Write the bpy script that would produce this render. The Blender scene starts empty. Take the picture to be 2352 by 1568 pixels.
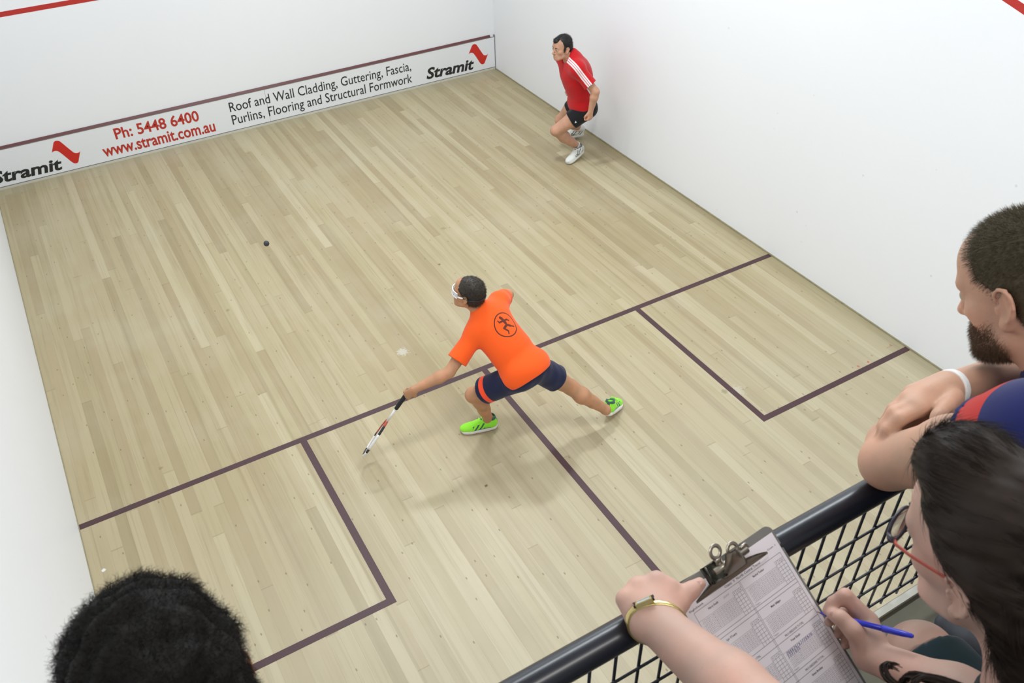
import bpy, bmesh, math, random
import numpy as np
from mathutils import Vector, Matrix

scene = bpy.context.scene
rng = np.random.default_rng(7)
random.seed(7)

# ------------------------------------------------------------------ camera
CAM_POS = np.array([0.745917, -0.537558, 4.763476])
FOCAL_PX = 1986.04
CAM_R = np.array([[0.86287876, -0.50514595, -0.01636503],
                  [-0.33330818, -0.54441198, -0.76975402],
                  [0.37992881, 0.669659, -0.63813081]])      # rows: right, down, forward
cam_data = bpy.data.cameras.new('camera')
cam_data.sensor_fit = 'HORIZONTAL'
cam_data.sensor_width = 36.0
cam_data.lens = FOCAL_PX / 2352 * 36.0
cam_data.clip_start = 0.05
cam_data.dof.use_dof = True
cam_data.dof.focus_distance = 3.4
cam_data.dof.aperture_fstop = 11.0
cam = bpy.data.objects.new('camera', cam_data)
scene.collection.objects.link(cam)
_m = Matrix.Identity(4)
for _i in range(3):
    _m[_i][0] = CAM_R[0][_i]; _m[_i][1] = -CAM_R[1][_i]; _m[_i][2] = -CAM_R[2][_i]; _m[_i][3] = CAM_POS[_i]
cam.matrix_world = _m
scene.camera = cam

# ------------------------------------------------------------------ light and exposure
scene.view_settings.view_transform = 'Standard'
scene.view_settings.look = 'None'
scene.view_settings.gamma = 1.0
scene.view_settings.use_curve_mapping = False
scene.view_settings.exposure = -0.14

world = bpy.data.worlds.new('world')
scene.world = world
world.use_nodes = True
world.node_tree.nodes['Background'].inputs[0].default_value = (0.91, 0.965, 1.0, 1)
world.node_tree.nodes['Background'].inputs[1].default_value = 0.42

def area_light(name, loc, sx, sy, watts, color=(0.89, 0.957, 1.0)):
    d = bpy.data.lights.new(name, 'AREA'); d.shape = 'RECTANGLE'; d.size = sx; d.size_y = sy
    d.energy = watts; d.color = color
    o = bpy.data.objects.new(name, d); o.location = loc
    scene.collection.objects.link(o)
    return o
area_light('court_light', (4.0, 5.9, 5.6), 1.1, 0.30, 138)
area_light('court_light', (2.0, 5.9, 5.6), 1.5, 0.35, 48)
area_light('court_light', (5.6, 4.6, 5.6), 0.35, 1.4, 14)
area_light('court_light', (3.2, 8.4, 5.6), 3.0, 0.35, 36)
area_light('court_light', (3.2, 1.9, 5.6), 3.2, 0.35, 128)
area_light('gallery_fill', (1.6, -1.6, 6.2), 2.4, 0.4, 60, (1.0, 0.96, 0.92))  # added fill lamp, brightens the foreground paper and skin

# ------------------------------------------------------------------ helpers: colours and materials
def lin(c):
    return tuple(((v / 255.0) / 12.92 if v / 255.0 <= 0.04045 else ((v / 255.0 + 0.055) / 1.055) ** 2.4) for v in c[:3]) + (1.0,)

class NT:
    """small node tree writer"""
    def __init__(s, name):
        s.m = bpy.data.materials.new(name); s.m.use_nodes = True
        s.t = s.m.node_tree; s.b = s.t.nodes['Principled BSDF']
    def n(s, typ, **kw):
        nd = s.t.nodes.new(typ)
        for k, v in kw.items(): setattr(nd, k, v)
        return nd
    def set(s, sock, v):
        if hasattr(v, 'is_output') or isinstance(v, bpy.types.NodeSocket): s.t.links.new(v, sock)
        else: sock.default_value = v
    def math(s, op, a, b=None, c=None, clamp=False):
        nd = s.n('ShaderNodeMath', operation=op, use_clamp=clamp)
        s.set(nd.inputs[0], a)
        if b is not None: s.set(nd.inputs[1], b)
        if c is not None: s.set(nd.inputs[2], c)
        return nd.outputs[0]
    def vmath(s, op, a, b=None, scale=None):
        nd = s.n('ShaderNodeVectorMath', operation=op)
        s.set(nd.inputs[0], a)
        if b is not None: s.set(nd.inputs[1], b)
        if scale is not None: s.set(nd.inputs['Scale'], scale)
        return nd.outputs['Value'] if op in ('DOT_PRODUCT', 'LENGTH', 'DISTANCE') else nd.outputs['Vector']
    def mix(s, f, a, b):
        nd = s.n('ShaderNodeMix', data_type='RGBA')
        s.set(nd.inputs[0], f); s.set(nd.inputs[6], a); s.set(nd.inputs[7], b)
        return nd.outputs[2]
    def step(s, v, lo, hi):
        nd = s.n('ShaderNodeMapRange', interpolation_type='SMOOTHSTEP')
        s.set(nd.inputs[0], v); nd.inputs[1].default_value = lo; nd.inputs[2].default_value = hi
        return nd.outputs[0]
    def noise(s, vec, scale, detail=3, rough=0.5):
        nd = s.n('ShaderNodeTexNoise'); s.set(nd.inputs['Vector'], vec)
        nd.inputs['Scale'].default_value = scale; nd.inputs['Detail'].default_value = detail; nd.inputs['Roughness'].default_value = rough
        return nd.outputs[0]
    def ramp(s, f, stops):
        nd = s.n('ShaderNodeValToRGB'); s.set(nd.inputs[0], f)
        el = nd.color_ramp.elements
        while len(el) < len(stops): el.new(0.5)
        for e, (p, c) in zip(el, stops): e.position = p; e.color = c
        return nd.outputs[0]
    def attr(s, name):
        nd = s.n('ShaderNodeAttribute', attribute_name=name); return nd
    def obj(s): return s.n('ShaderNodeTexCoord').outputs['Object']
    def pos(s): return s.n('ShaderNodeNewGeometry').outputs['Position']
    def xyz(s, v):
        nd = s.n('ShaderNodeSeparateXYZ'); s.set(nd.inputs[0], v); return nd.outputs
    def comb(s, x, y, z=0.0):
        nd = s.n('ShaderNodeCombineXYZ'); s.set(nd.inputs[0], x); s.set(nd.inputs[1], y); s.set(nd.inputs[2], z); return nd.outputs[0]
    def bump(s, h, strength, dist=0.002):
        nd = s.n('ShaderNodeBump'); nd.inputs['Strength'].default_value = strength; nd.inputs['Distance'].default_value = dist
        s.set(nd.inputs['Height'], h); s.t.links.new(nd.outputs[0], s.b.inputs['Normal'])
    def base(s, c): s.set(s.b.inputs['Base Color'], c)
    def rough(s, v): s.set(s.b.inputs['Roughness'], v)

def simple(name, rgb, rough=0.5, metal=0.0, var=0.08, scale=30.0, spec=0.5, bump=0.0):
    t = NT(name); c = lin(rgb)
    n = t.noise(t.obj(), scale, 4)
    a = tuple(v * (1 - var) for v in c[:3]) + (1,); b = tuple(min(1, v * (1 + var)) for v in c[:3]) + (1,)
    t.base(t.mix(n, a, b)); t.rough(rough)
    t.b.inputs['Metallic'].default_value = metal
    t.b.inputs['Specular IOR Level'].default_value = spec
    if bump: t.bump(n, bump)
    return t.m

def skin(name, rgb, red=(0.10, -0.02, -0.03)):
    t = NT(name); c = lin(rgb)
    n1 = t.noise(t.obj(), 14.0, 4); n2 = t.noise(t.obj(), 220.0, 2)
    a = tuple(v * 0.93 for v in c[:3]) + (1,); b = tuple(max(0, min(1, v * (1.05 + r))) for v, r in zip(c[:3], red)) + (1,)
    col = t.mix(t.step(n1, .3, .7), a, b)
    col = t.mix(t.math('MULTIPLY', t.step(n2, .62, .8), .25), col, tuple(v * 0.7 for v in c[:3]) + (1,))
    t.base(col); t.rough(0.52); t.b.inputs['Specular IOR Level'].default_value = 0.35
    t.b.inputs['Subsurface Weight'].default_value = 0.12
    t.b.inputs['Subsurface Radius'].default_value = (0.012, 0.005, 0.003)
    t.b.inputs['Subsurface Scale'].default_value = 0.6
    t.bump(n2, 0.12, 0.001)
    return t.m

# ------------------------------------------------------------------ helpers: objects
def link(o, parent=None):
    scene.collection.objects.link(o)
    if parent is not None:
        o.parent = parent
        o.matrix_parent_inverse = Matrix.Identity(4)
    return o

def tag(o, label=None, cat=None, group=None, kind=None):
    if label: o['label'] = label
    if cat: o['category'] = cat
    if group: o['group'] = group
    if kind: o['kind'] = kind
    return o

def empty(name, loc=(0, 0, 0)):
    o = bpy.data.objects.new(name, None); o.location = loc; o.empty_display_size = 0.1
    scene.collection.objects.link(o)
    return o

def world_pos(o):
    p = np.zeros(3)
    while o is not None:
        p += np.array(o.location); o = o.parent
    return p

def raw_mesh(name, V, faces, mat, parent=None, smooth=True, attrs=None):
    """V in world coordinates; the object's origin is its parent's origin"""
    V = np.asarray(V, dtype=np.float64)
    off = world_pos(parent) if parent is not None else np.zeros(3)
    me = bpy.data.meshes.new(name)
    if isinstance(faces, np.ndarray):
        nf, k = faces.shape
        me.vertices.add(len(V)); me.vertices.foreach_set('co', (V - off).astype(np.float32).ravel())
        me.loops.add(nf * k); me.loops.foreach_set('vertex_index', faces.astype(np.int32).ravel())
        me.polygons.add(nf); me.polygons.foreach_set('loop_start', np.arange(0, nf * k, k, dtype=np.int32))
        me.update(calc_edges=True)
    else:
        me.from_pydata([tuple(v) for v in (V - off)], [], faces)
    me.polygons.foreach_set('use_smooth', np.full(len(me.polygons), smooth))
    if attrs:
        for an, arr in attrs.items():
            arr = np.asarray(arr, np.float32)
            if arr.ndim == 1:
                a = me.attributes.new(an, 'FLOAT', 'POINT'); a.data.foreach_set('value', arr)
            else:
                a = me.attributes.new(an, 'FLOAT_VECTOR', 'POINT'); a.data.foreach_set('vector', arr.ravel())
    me.validate(); me.update()
    if mat: me.materials.append(mat)
    return link(bpy.data.objects.new(name, me), parent)

def bm_obj(name, bm, mat, parent=None, smooth=False):
    V = np.array([v.co[:] for v in bm.verts]); bm.verts.index_update()
    F = [[v.index for v in f.verts] for f in bm.faces]
    bm.free()
    return raw_mesh(name, V, F, mat, parent, smooth)

def add_box(bm, lo, hi, mtx=None, bevel=0.0):
    b2 = bmesh.new(); bmesh.ops.create_cube(b2, size=1.0)
    lo = Vector(lo); hi = Vector(hi); c = (lo + hi) / 2; s = hi - lo
    for v in b2.verts: v.co = Vector((v.co.x * s.x, v.co.y * s.y, v.co.z * s.z)) + c
    if bevel: bmesh.ops.bevel(b2, geom=list(b2.edges), offset=bevel, segments=2, profile=0.7, affect='EDGES')
    if mtx: bmesh.ops.transform(b2, matrix=mtx, verts=b2.verts)
    m = bpy.data.meshes.new('tmp'); b2.to_mesh(m); b2.free(); bm.from_mesh(m); bpy.data.meshes.remove(m)

def frame_from(y, z):
    """3x3 with columns x, y, z"""
    y = np.array(y, float); y /= np.linalg.norm(y)
    z = np.array(z, float); z = z - y * (z @ y); z /= np.linalg.norm(z)
    return np.stack([np.cross(y, z), y, z], 1)

def add_tube(bm, pts, radii, seg=12, cap=True, closed=False, flat=None):
    """swept tube through points; flat = (axis vector, factor) squeezes the section along that axis"""
    P = [np.array(p, float) for p in pts]; n = len(P)
    if np.isscalar(radii): radii = [radii] * n
    rings = []; up = None
    for i in range(n):
        if closed: t = P[(i + 1) % n] - P[i - 1]
        else: t = P[min(i + 1, n - 1)] - P[max(i - 1, 0)]
        t = t / (np.linalg.norm(t) + 1e-12)
        if up is None:
            a = np.array([0, 0, 1.0]) if abs(t[2]) < .9 else np.array([1.0, 0, 0])
            up = np.cross(t, a)
        up = up - t * (up @ t); up /= np.linalg.norm(up); bi = np.cross(t, up)
        ring = []
        for k in range(seg):
            a = 2 * math.pi * k / seg
            d = radii[i] * (math.cos(a) * up + math.sin(a) * bi)
            if flat is not None:
                ax = np.asarray(flat[0]); d = d - ax * (d @ ax) * (1 - flat[1])
            ring.append(bm.verts.new(P[i] + d))
        rings.append(ring)
    m = n if closed else n - 1
    for i in range(m):
        A = rings[i]; B = rings[(i + 1) % n]
        for k in range(seg):
            bm.faces.new((A[k], A[(k + 1) % seg], B[(k + 1) % seg], B[k]))
    if cap and not closed:
        bm.faces.new(list(reversed(rings[0]))); bm.faces.new(rings[-1])

def add_prism(bm, outline, lo, hi, to3d):
    """outline: 2-D points; extruded between lo and hi; to3d(u, v, w) -> xyz"""
    a = [bm.verts.new(to3d(u, v, lo)) for u, v in outline]
    b = [bm.verts.new(to3d(u, v, hi)) for u, v in outline]
    n = len(a)
    for i in range(n): bm.faces.new((a[i], a[(i + 1) % n], b[(i + 1) % n], b[i]))
    bm.faces.new(list(reversed(a))); bm.faces.new(b)

def text_mesh(name, s, mat, parent, M, height=1.0, width=None, bold=0.0, shear=0.0, depth=0.0, align='LEFT', res=3):
    """one line of writing as a mesh; M maps (x along, y up, z out) to world; height = cap height"""
    cu = bpy.data.curves.new('txt', 'FONT'); cu.body = s; cu.size = 1.0; cu.resolution_u = res
    cu.offset = bold; cu.shear = shear; cu.extrude = depth; cu.align_x = 'LEFT'
    o = bpy.data.objects.new('txt', cu); scene.collection.objects.link(o)
    dg = bpy.context.evaluated_depsgraph_get(); dg.update()
    me = bpy.data.meshes.new_from_object(o.evaluated_get(dg))
    n = len(me.vertices); co = np.empty(n * 3, np.float32); me.vertices.foreach_get('co', co); co = co.reshape(-1, 3).astype(float)
    F = [list(p.vertices) for p in me.polygons]
    bpy.data.objects.remove(o); bpy.data.curves.remove(cu); bpy.data.meshes.remove(me)
    cap = 0.73
    x0, x1 = co[:, 0].min(), co[:, 0].max()
    sy = height / cap; sx = sy if width is None else width / (x1 - x0)
    co[:, 0] = (co[:, 0] - x0) * sx; co[:, 1] *= sy
    w = co[:, 0].max()
    if align == 'CENTER': co[:, 0] -= w / 2
    if align == 'RIGHT': co[:, 0] -= w
    W = np.array([M @ Vector(c) for c in co])
    if name is None: return W, F
    return raw_mesh(name, W, F, mat, parent, smooth=False)

# ------------------------------------------------------------------ helpers: organic surfaces (signed distance, surface nets)
def C(a, b, ra, rb, k=0.02, op='u', flat=None): return ('c', np.array(a, float), np.array(b, float), ra, rb, k, op, flat)
def E(c, r, Rm=None, k=0.02, op='u'):
    r = np.array([r] * 3 if np.isscalar(r) else r, float)
    return ('e', np.array(c, float), r, np.eye(3) if Rm is None else np.array(Rm, float), k, op)
def PL(p, n, k=0.004): n = np.array(n, float); return ('p', np.array(p, float), n / np.linalg.norm(n), k, 'i')   # keeps the side against n
def G(prims, k=0.02, op='u'): return ('g', prims, k, op)

def bbox(pr):
    if pr[0] == 'c':
        f = max(1.0, pr[7][1]) if pr[7] else 1.0
        r = np.array([pr[3], pr[4]]) * f
        return np.minimum(pr[1] - r[0], pr[2] - r[1]), np.maximum(pr[1] + r[0], pr[2] + r[1])
    if pr[0] == 'e':
        ext = np.sqrt(((pr[3] * pr[2][None, :]) ** 2).sum(1)); return pr[1] - ext, pr[1] + ext
    if pr[0] == 'g': return bbox_all(pr[1])
    return None
def bbox_all(prims):
    bs = [bbox(p) for p in prims if p[0] != 'p' and p[-1 if p[0] != 'c' else 6] == 'u']
    return np.min([b[0] for b in bs], 0), np.max([b[1] for b in bs], 0)

def smin(a, b, k):
    if k <= 0: return np.minimum(a, b)
    h = np.maximum(k - np.abs(a - b), 0) / k
    return np.minimum(a, b) - h * h * (k * 0.25)

def evalp(prims, ax):
    F = np.full([len(a) for a in ax], 0.5, np.float32)
    h = ax[0][1] - ax[0][0]
    for pr in prims:
        if pr[0] == 'p':
            d = ((ax[0] - pr[1][0]) * pr[2][0])[:, None, None] + ((ax[1] - pr[1][1]) * pr[2][1])[None, :, None] + ((ax[2] - pr[1][2]) * pr[2][2])[None, None, :]
            F = -smin(-F, -d.astype(np.float32), pr[3]); continue
        k = pr[5] if pr[0] == 'c' else pr[4] if pr[0] == 'e' else pr[2]
        op = pr[6] if pr[0] == 'c' else pr[5] if pr[0] == 'e' else pr[3]
        lo, hi = bbox(pr); mg = k + 3 * h
        sl = []; sub = []
        for i in range(3):
            a = np.searchsorted(ax[i], lo[i] - mg); b = np.searchsorted(ax[i], hi[i] + mg)
            sl.append(slice(a, b)); sub.append(ax[i][a:b])
        if min(len(s) for s in sub) < 2: continue
        if pr[0] == 'g': d = evalp(pr[1], sub)
        else:
            X = sub[0][:, None, None].astype(np.float32); Y = sub[1][None, :, None].astype(np.float32); Z = sub[2][None, None, :].astype(np.float32)
            if pr[0] == 'c':
                _, a, b, ra, rb, _, _, flat = pr
                ba = b - a; bb = float(ba @ ba) + 1e-12
                px, py, pz = X - a[0], Y - a[1], Z - a[2]
                t = np.clip((px * ba[0] + py * ba[1] + pz * ba[2]) / bb, 0, 1)
                q2 = (px - t * ba[0]) ** 2 + (py - t * ba[1]) ** 2 + (pz - t * ba[2]) ** 2
                if flat is not None:
                    n, f = np.asarray(flat[0], float), flat[1]; n = n / np.linalg.norm(n)
                    m = px * n[0] + py * n[1] + pz * n[2] - t * (ba @ n)
                    q2 = q2 + m * m * (1 / f ** 2 - 1)
                d = np.sqrt(q2) - (ra + (rb - ra) * t)
            else:
                _, c, r, Rm, _, _ = pr
                px, py, pz = X - c[0], Y - c[1], Z - c[2]
                k0 = 0; k1 = 0
                for i in range(3):
                    q = (px * Rm[0, i] + py * Rm[1, i] + pz * Rm[2, i]) / r[i]
                    k0 = k0 + q * q; k1 = k1 + (q / r[i]) ** 2
                k0 = np.sqrt(k0); k1 = np.sqrt(k1) + 1e-9
                d = k0 * (k0 - 1) / k1
        S = F[tuple(sl)]
        if op == 'u': F[tuple(sl)] = smin(S, d, k)
        elif op == 's': F[tuple(sl)] = -smin(-S, d, k)
        else: F[tuple(sl)] = -smin(-S, -d, k)
    return F

def surface_nets(F, ax):
    ins = F < 0
    cnt = np.zeros([s - 1 for s in F.shape], np.int8)
    corners = [(i, j, k) for i in (0, 1) for j in (0, 1) for k in (0, 1)]
    sl = lambda c: tuple(slice(c[d], F.shape[d] - 1 + c[d]) for d in range(3))
    for c in corners: cnt += ins[sl(c)]
    act = np.argwhere((cnt > 0) & (cnt < 8))
    idx = np.full(cnt.shape, -1, np.int64); idx[tuple(act.T)] = np.arange(len(act))
    acc = np.zeros((len(act), 3)); num = np.zeros(len(act))
    for a in corners:
        for d in range(3):
            if a[d]: continue
            b = list(a); b[d] = 1
            fa = F[act[:, 0] + a[0], act[:, 1] + a[1], act[:, 2] + a[2]]; fb = F[act[:, 0] + b[0], act[:, 1] + b[1], act[:, 2] + b[2]]
            m = (fa < 0) != (fb < 0)
            t = np.where(m, fa / np.where(m, fa - fb, 1), 0)
            p = np.tile(np.array(a, float), (len(act), 1)); p[:, d] = t
            acc += p * m[:, None]; num += m
    h = ax[0][1] - ax[0][0]
    V = (act + acc / num[:, None]) * h + np.array([ax[0][0], ax[1][0], ax[2][0]])
    quads = []
    for d in range(3):
        e, f = (d + 1) % 3, (d + 2) % 3
        s0 = [slice(None)] * 3; s1 = [slice(None)] * 3
        s0[d] = slice(0, F.shape[d] - 1); s1[d] = slice(1, F.shape[d])
        for q in (e, f): s0[q] = slice(1, F.shape[q] - 1); s1[q] = slice(1, F.shape[q] - 1)
        A = ins[tuple(s0)]; B = ins[tuple(s1)]
        for flip, mask in ((False, A & ~B), (True, ~A & B)):
            w = np.argwhere(mask)
            if not len(w): continue
            w[:, e] += 1; w[:, f] += 1
            def cell(de, df):
                c = w.copy(); c[:, e] += de; c[:, f] += df; return idx[tuple(c.T)]
            q = np.stack([cell(-1, -1), cell(0, -1), cell(0, 0), cell(-1, 0)], 1)
            quads.append(q[:, ::-1] if flip else q)
    return V, np.concatenate(quads)

def vnormals(V, Q):
    n = np.cross(V[Q[:, 2]] - V[Q[:, 0]], V[Q[:, 3]] - V[Q[:, 1]])
    N = np.zeros_like(V)
    for i in range(4): np.add.at(N, Q[:, i], n)
    return N / (np.linalg.norm(N, axis=1, keepdims=True) + 1e-12)

def smooth_verts(V, Q, it=2, lam=0.5):
    for _ in range(it):
        S = np.zeros_like(V); c = np.zeros(len(V))
        for i in range(4):
            for j in (i - 1, (i + 1) % 4):
                np.add.at(S, Q[:, i], V[Q[:, j]]); np.add.at(c, Q[:, i], 1)
        V = V + lam * (S / c[:, None] - V)
    return V

def sdf_surface(prims, h, it=2):
    lo, hi = bbox_all(prims); lo = lo - 4 * h; hi = hi + 4 * h
    ax = [np.arange(lo[i], hi[i] + h, h) for i in range(3)]
    V, Q = surface_nets(evalp(prims, ax), ax)
    return smooth_verts(V, Q, it), Q

def wave_noise(V, scale, seed, octaves=3, stretch=None):
    r = np.random.default_rng(seed); out = np.zeros(len(V)); amp = 1.0; P = V if stretch is None else V @ stretch
    for o in range(octaves):
        for _ in range(5):
            k = r.normal(size=3) * scale; out += amp * np.sin(P @ k + r.uniform(0, 6.28)) / 5
        scale *= 2.0; amp *= 0.5
    return out

def blob(name, prims, h, mat, parent, it=2, disp=None, attrs=None):
    V, Q = sdf_surface(prims, h, it)
    if disp is not None: V = V + vnormals(V, Q) * disp(V)[:, None]
    a = {k: f(V) for k, f in attrs.items()} if attrs else None
    return raw_mesh(name, V, Q, mat, parent, True, a)

def strands(P, D, length, radius, steps=4, curl=0.0, bend=None, seed=1, jitter=0.25, freq=2.0):
    """tapered three-sided hairs: roots P, directions D -> verts, faces"""
    r = np.random.default_rng(seed); n = len(P)
    D = D + r.normal(size=D.shape) * jitter; D /= np.linalg.norm(D, axis=1, keepdims=True)
    L = length * r.uniform(0.7, 1.25, n) if np.isscalar(length) else length * r.uniform(0.8, 1.2, n)
    a = np.cross(D, r.normal(size=D.shape)); a /= np.linalg.norm(a, axis=1, keepdims=True); b = np.cross(D, a)
    ph = r.uniform(0, 6.28, n); V = np.zeros((n, steps + 1, 3, 3))
    for s in range(steps + 1):
        t = s / steps
        c = P + D * (L * t)[:, None]
        if bend is not None: c = c + bend * (L * t * t)[:, None]
        if curl: c = c + (a * np.cos(ph + freq * 6.28 * t)[:, None] + b * np.sin(ph + freq * 6.28 * t)[:, None]) * (curl * min(1, 2 * t))
        rad = radius * (1 - 0.85 * t)
        for q in range(3):
            V[:, s, q] = c + (a * math.cos(2.094 * q) + b * math.sin(2.094 * q)) * rad
    base = (np.arange(n) * (steps + 1) * 3)[:, None]
    fs = []
    for s in range(steps):
        for q in range(3):
            fs.append(np.concatenate([base + s * 3 + q, base + s * 3 + (q + 1) % 3, base + (s + 1) * 3 + (q + 1) % 3, base + (s + 1) * 3 + q], 1))
    return V.reshape(-1, 3), np.concatenate(fs)

def scatter(V, Q, n, seed, mask=None):
    """random points on a quad surface -> positions, normals"""
    r = np.random.default_rng(seed); N = vnormals(V, Q)
    ar = np.linalg.norm(np.cross(V[Q[:, 2]] - V[Q[:, 0]], V[Q[:, 3]] - V[Q[:, 1]]), axis=1)
    if mask is not None: ar = ar * mask(V[Q].mean(1))
    f = r.choice(len(Q), n, p=ar / ar.sum()); u, v = r.uniform(size=(2, n))
    q = Q[f]; w = np.stack([(1 - u) * (1 - v), u * (1 - v), u * v, (1 - u) * v], 1)[:, :, None]
    nn = (N[q] * w).sum(1)
    return (V[q] * w).sum(1), nn / np.linalg.norm(nn, axis=1, keepdims=True)

def join_geo(parts):
    Vs, Fs, o = [], [], 0
    for V, F in parts: Vs.append(V); Fs.append(F + o); o += len(V)
    return np.concatenate(Vs), np.concatenate(Fs)

def at(u, v, depth):
    """point seen at pixel (u, v) of the survey photograph at that distance along the optical axis"""
    return CAM_POS + depth * (CAM_R.T @ np.array([(u - 1176) / FOCAL_PX, (v - 784) / FOCAL_PX, 1.0]))
def unit(v): v = np.array(v, float); return v / np.linalg.norm(v)

# ================================================================== the court
W_, L_ = 6.4, 9.75
def floor_material():
    t = NT('floor_boards'); x, y, z = t.xyz(t.pos())
    bw = 0.078
    fx = t.math('DIVIDE', x, bw); bid = t.math('FLOOR', fx); fr = t.math('FRACT', fx)
    wn = t.n('ShaderNodeTexWhiteNoise', noise_dimensions='1D'); t.set(wn.inputs['W'], bid)
    ylen = t.math('MULTIPLY_ADD', wn.outputs[0], 2.2, 2.2)
    yy = t.math('DIVIDE', t.math('ADD', y, t.math('MULTIPLY', wn.outputs[0], 37.7)), ylen)
    sid = t.math('FLOOR', yy); sf = t.math('FRACT', yy)
    w2 = t.n('ShaderNodeTexWhiteNoise', noise_dimensions='2D'); t.set(w2.inputs['Vector'], t.comb(bid, sid))
    tone = w2.outputs[0]
    col = t.ramp(tone, [(0.0, lin((160, 145, 110))), (0.18, lin((166, 150, 115))), (0.45, lin((176, 162, 126))), (0.85, lin((183, 170, 135))), (1.0, lin((192, 180, 147)))])
    w3 = t.n('ShaderNodeTexWhiteNoise', noise_dimensions='2D'); t.set(w3.inputs['Vector'], t.comb(t.math('ADD', bid, 91.3), sid))
    col = t.mix(t.math('MULTIPLY', w3.outputs[0], 0.35), col, lin((180, 161, 131)))
    # grain along the board, broad cloudy wear, olive streaks
    gv = t.comb(t.math('MULTIPLY', x, 60), t.math('MULTIPLY', y, 1.6), t.math('MULTIPLY', bid, 3.7))
    g1 = t.noise(gv, 1.0, 5, .6)
    col = t.mix(t.math('MULTIPLY', t.step(g1, .52, .75), .40), col, lin((146, 130, 92)))
    g2 = t.noise(t.comb(t.math('MULTIPLY', x, 14), t.math('MULTIPLY', y, 0.9), tone), 1.0, 4, .6)
    col = t.mix(t.math('MULTIPLY', t.step(g2, .5, .8), .32), col, lin((144, 128, 90)))
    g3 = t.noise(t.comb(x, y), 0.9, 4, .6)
    col = t.mix(t.math('MULTIPLY', t.step(g3, .42, .7), .22), col, lin((198, 190, 168)))
    g4 = t.noise(t.comb(t.math('MULTIPLY', x, 30), t.math('MULTIPLY', y, .35), t.math('MULTIPLY', bid, .13)), 1.0, 3, .55)
    col = t.mix(t.math('MULTIPLY', t.step(g4, .50, .72), .38), col, lin((146, 132, 98)))
    worn = t.math('SUBTRACT', 1.0, t.step(t.math('MULTIPLY_ADD', g3, 2.4, y), 3.0, 5.6))  # near floor painted paler, standing in for the brighter light there
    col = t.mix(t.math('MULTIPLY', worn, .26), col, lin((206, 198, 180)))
    # joints
    edge = t.math('MINIMUM', fr, t.math('SUBTRACT', 1.0, fr))
    gap = t.math('SUBTRACT', 1.0, t.step(edge, 0.0, 0.035))
    gapv = t.math('MULTIPLY', gap, t.step(t.noise(t.comb(bid, t.math('MULTIPLY', y, 0.7)), 1.3, 2), .45, .75))
    col = t.mix(t.math('MULTIPLY', gapv, .45), col, lin((96, 82, 56)))
    endg = t.math('SUBTRACT', 1.0, t.step(t.math('MINIMUM', sf, t.math('SUBTRACT', 1.0, sf)), 0.0, 0.0025))
    col = t.mix(t.math('MULTIPLY', endg, .35), col, lin((130, 110, 76)))
    # nail holes and small dark knots
    vo = t.n('ShaderNodeTexVoronoi', feature='F1', voronoi_dimensions='2D'); t.set(vo.inputs['Vector'], t.comb(t.math('MULTIPLY', x, 2.2), y)); vo.inputs['Scale'].default_value = 3.2
    sep = t.n('ShaderNodeSeparateColor'); t.t.links.new(vo.outputs['Color'], sep.inputs[0])
    dot = t.math('MULTIPLY', t.math('LESS_THAN', vo.outputs['Distance'], 0.034), t.math('GREATER_THAN', sep.outputs[0], 0.45))
    col = t.mix(t.math('MULTIPLY', dot, .5), col, lin((96, 78, 50)))
    nz = t.noise(t.pos(), 55, 3)
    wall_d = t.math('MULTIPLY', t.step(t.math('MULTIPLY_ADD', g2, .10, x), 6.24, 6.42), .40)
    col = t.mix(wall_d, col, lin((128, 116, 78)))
    col = t.mix(t.math('MULTIPLY', t.step(t.math('MULTIPLY_ADD', g3, .3, y), 9.55, 9.95), .45), col, lin((170, 164, 142)))
    for mx, my, r, c, k in ((2.716, 4.828, .055, (206, 202, 190), .6), (4.80, 2.98, .075, (196, 190, 172), .6), (4.72, 3.03, .03, (126, 116, 84), .5), (.085, 3.83, .016, (232, 232, 230), .9), (5.973, 2.685, .013, (186, 70, 56), .8), (5.86, 2.69, .012, (190, 84, 66), .7), (6.30, 2.74, .012, (186, 70, 56), .6),
                            (2.604, 3.156, .013, (92, 80, 40), .9), (3.572, 5.84, .016, (112, 98, 54), .8), (1.6, 6.2, .02, (130, 116, 80), .5), (.62, 4.55, .018, (124, 106, 66), .5), (3.9, 6.4, .03, (140, 126, 84), .5)):
        d = t.math('SQRT', t.math('ADD', t.math('POWER', t.math('SUBTRACT', x, mx), 2.0), t.math('POWER', t.math('SUBTRACT', y, my), 2.0)))
        m = t.math('SUBTRACT', 1.0, t.step(t.math('MULTIPLY_ADD', t.math('SUBTRACT', nz, .5), r * 2.2, d), r * .5, r * 1.1))
        col = t.mix(t.math('MULTIPLY', m, k), col, lin(c))
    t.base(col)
    t.set(t.b.inputs['Roughness'], t.math('MULTIPLY_ADD', g2, .2, .30))
    t.b.inputs['Specular IOR Level'].default_value = 0.32
    return t.m

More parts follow.
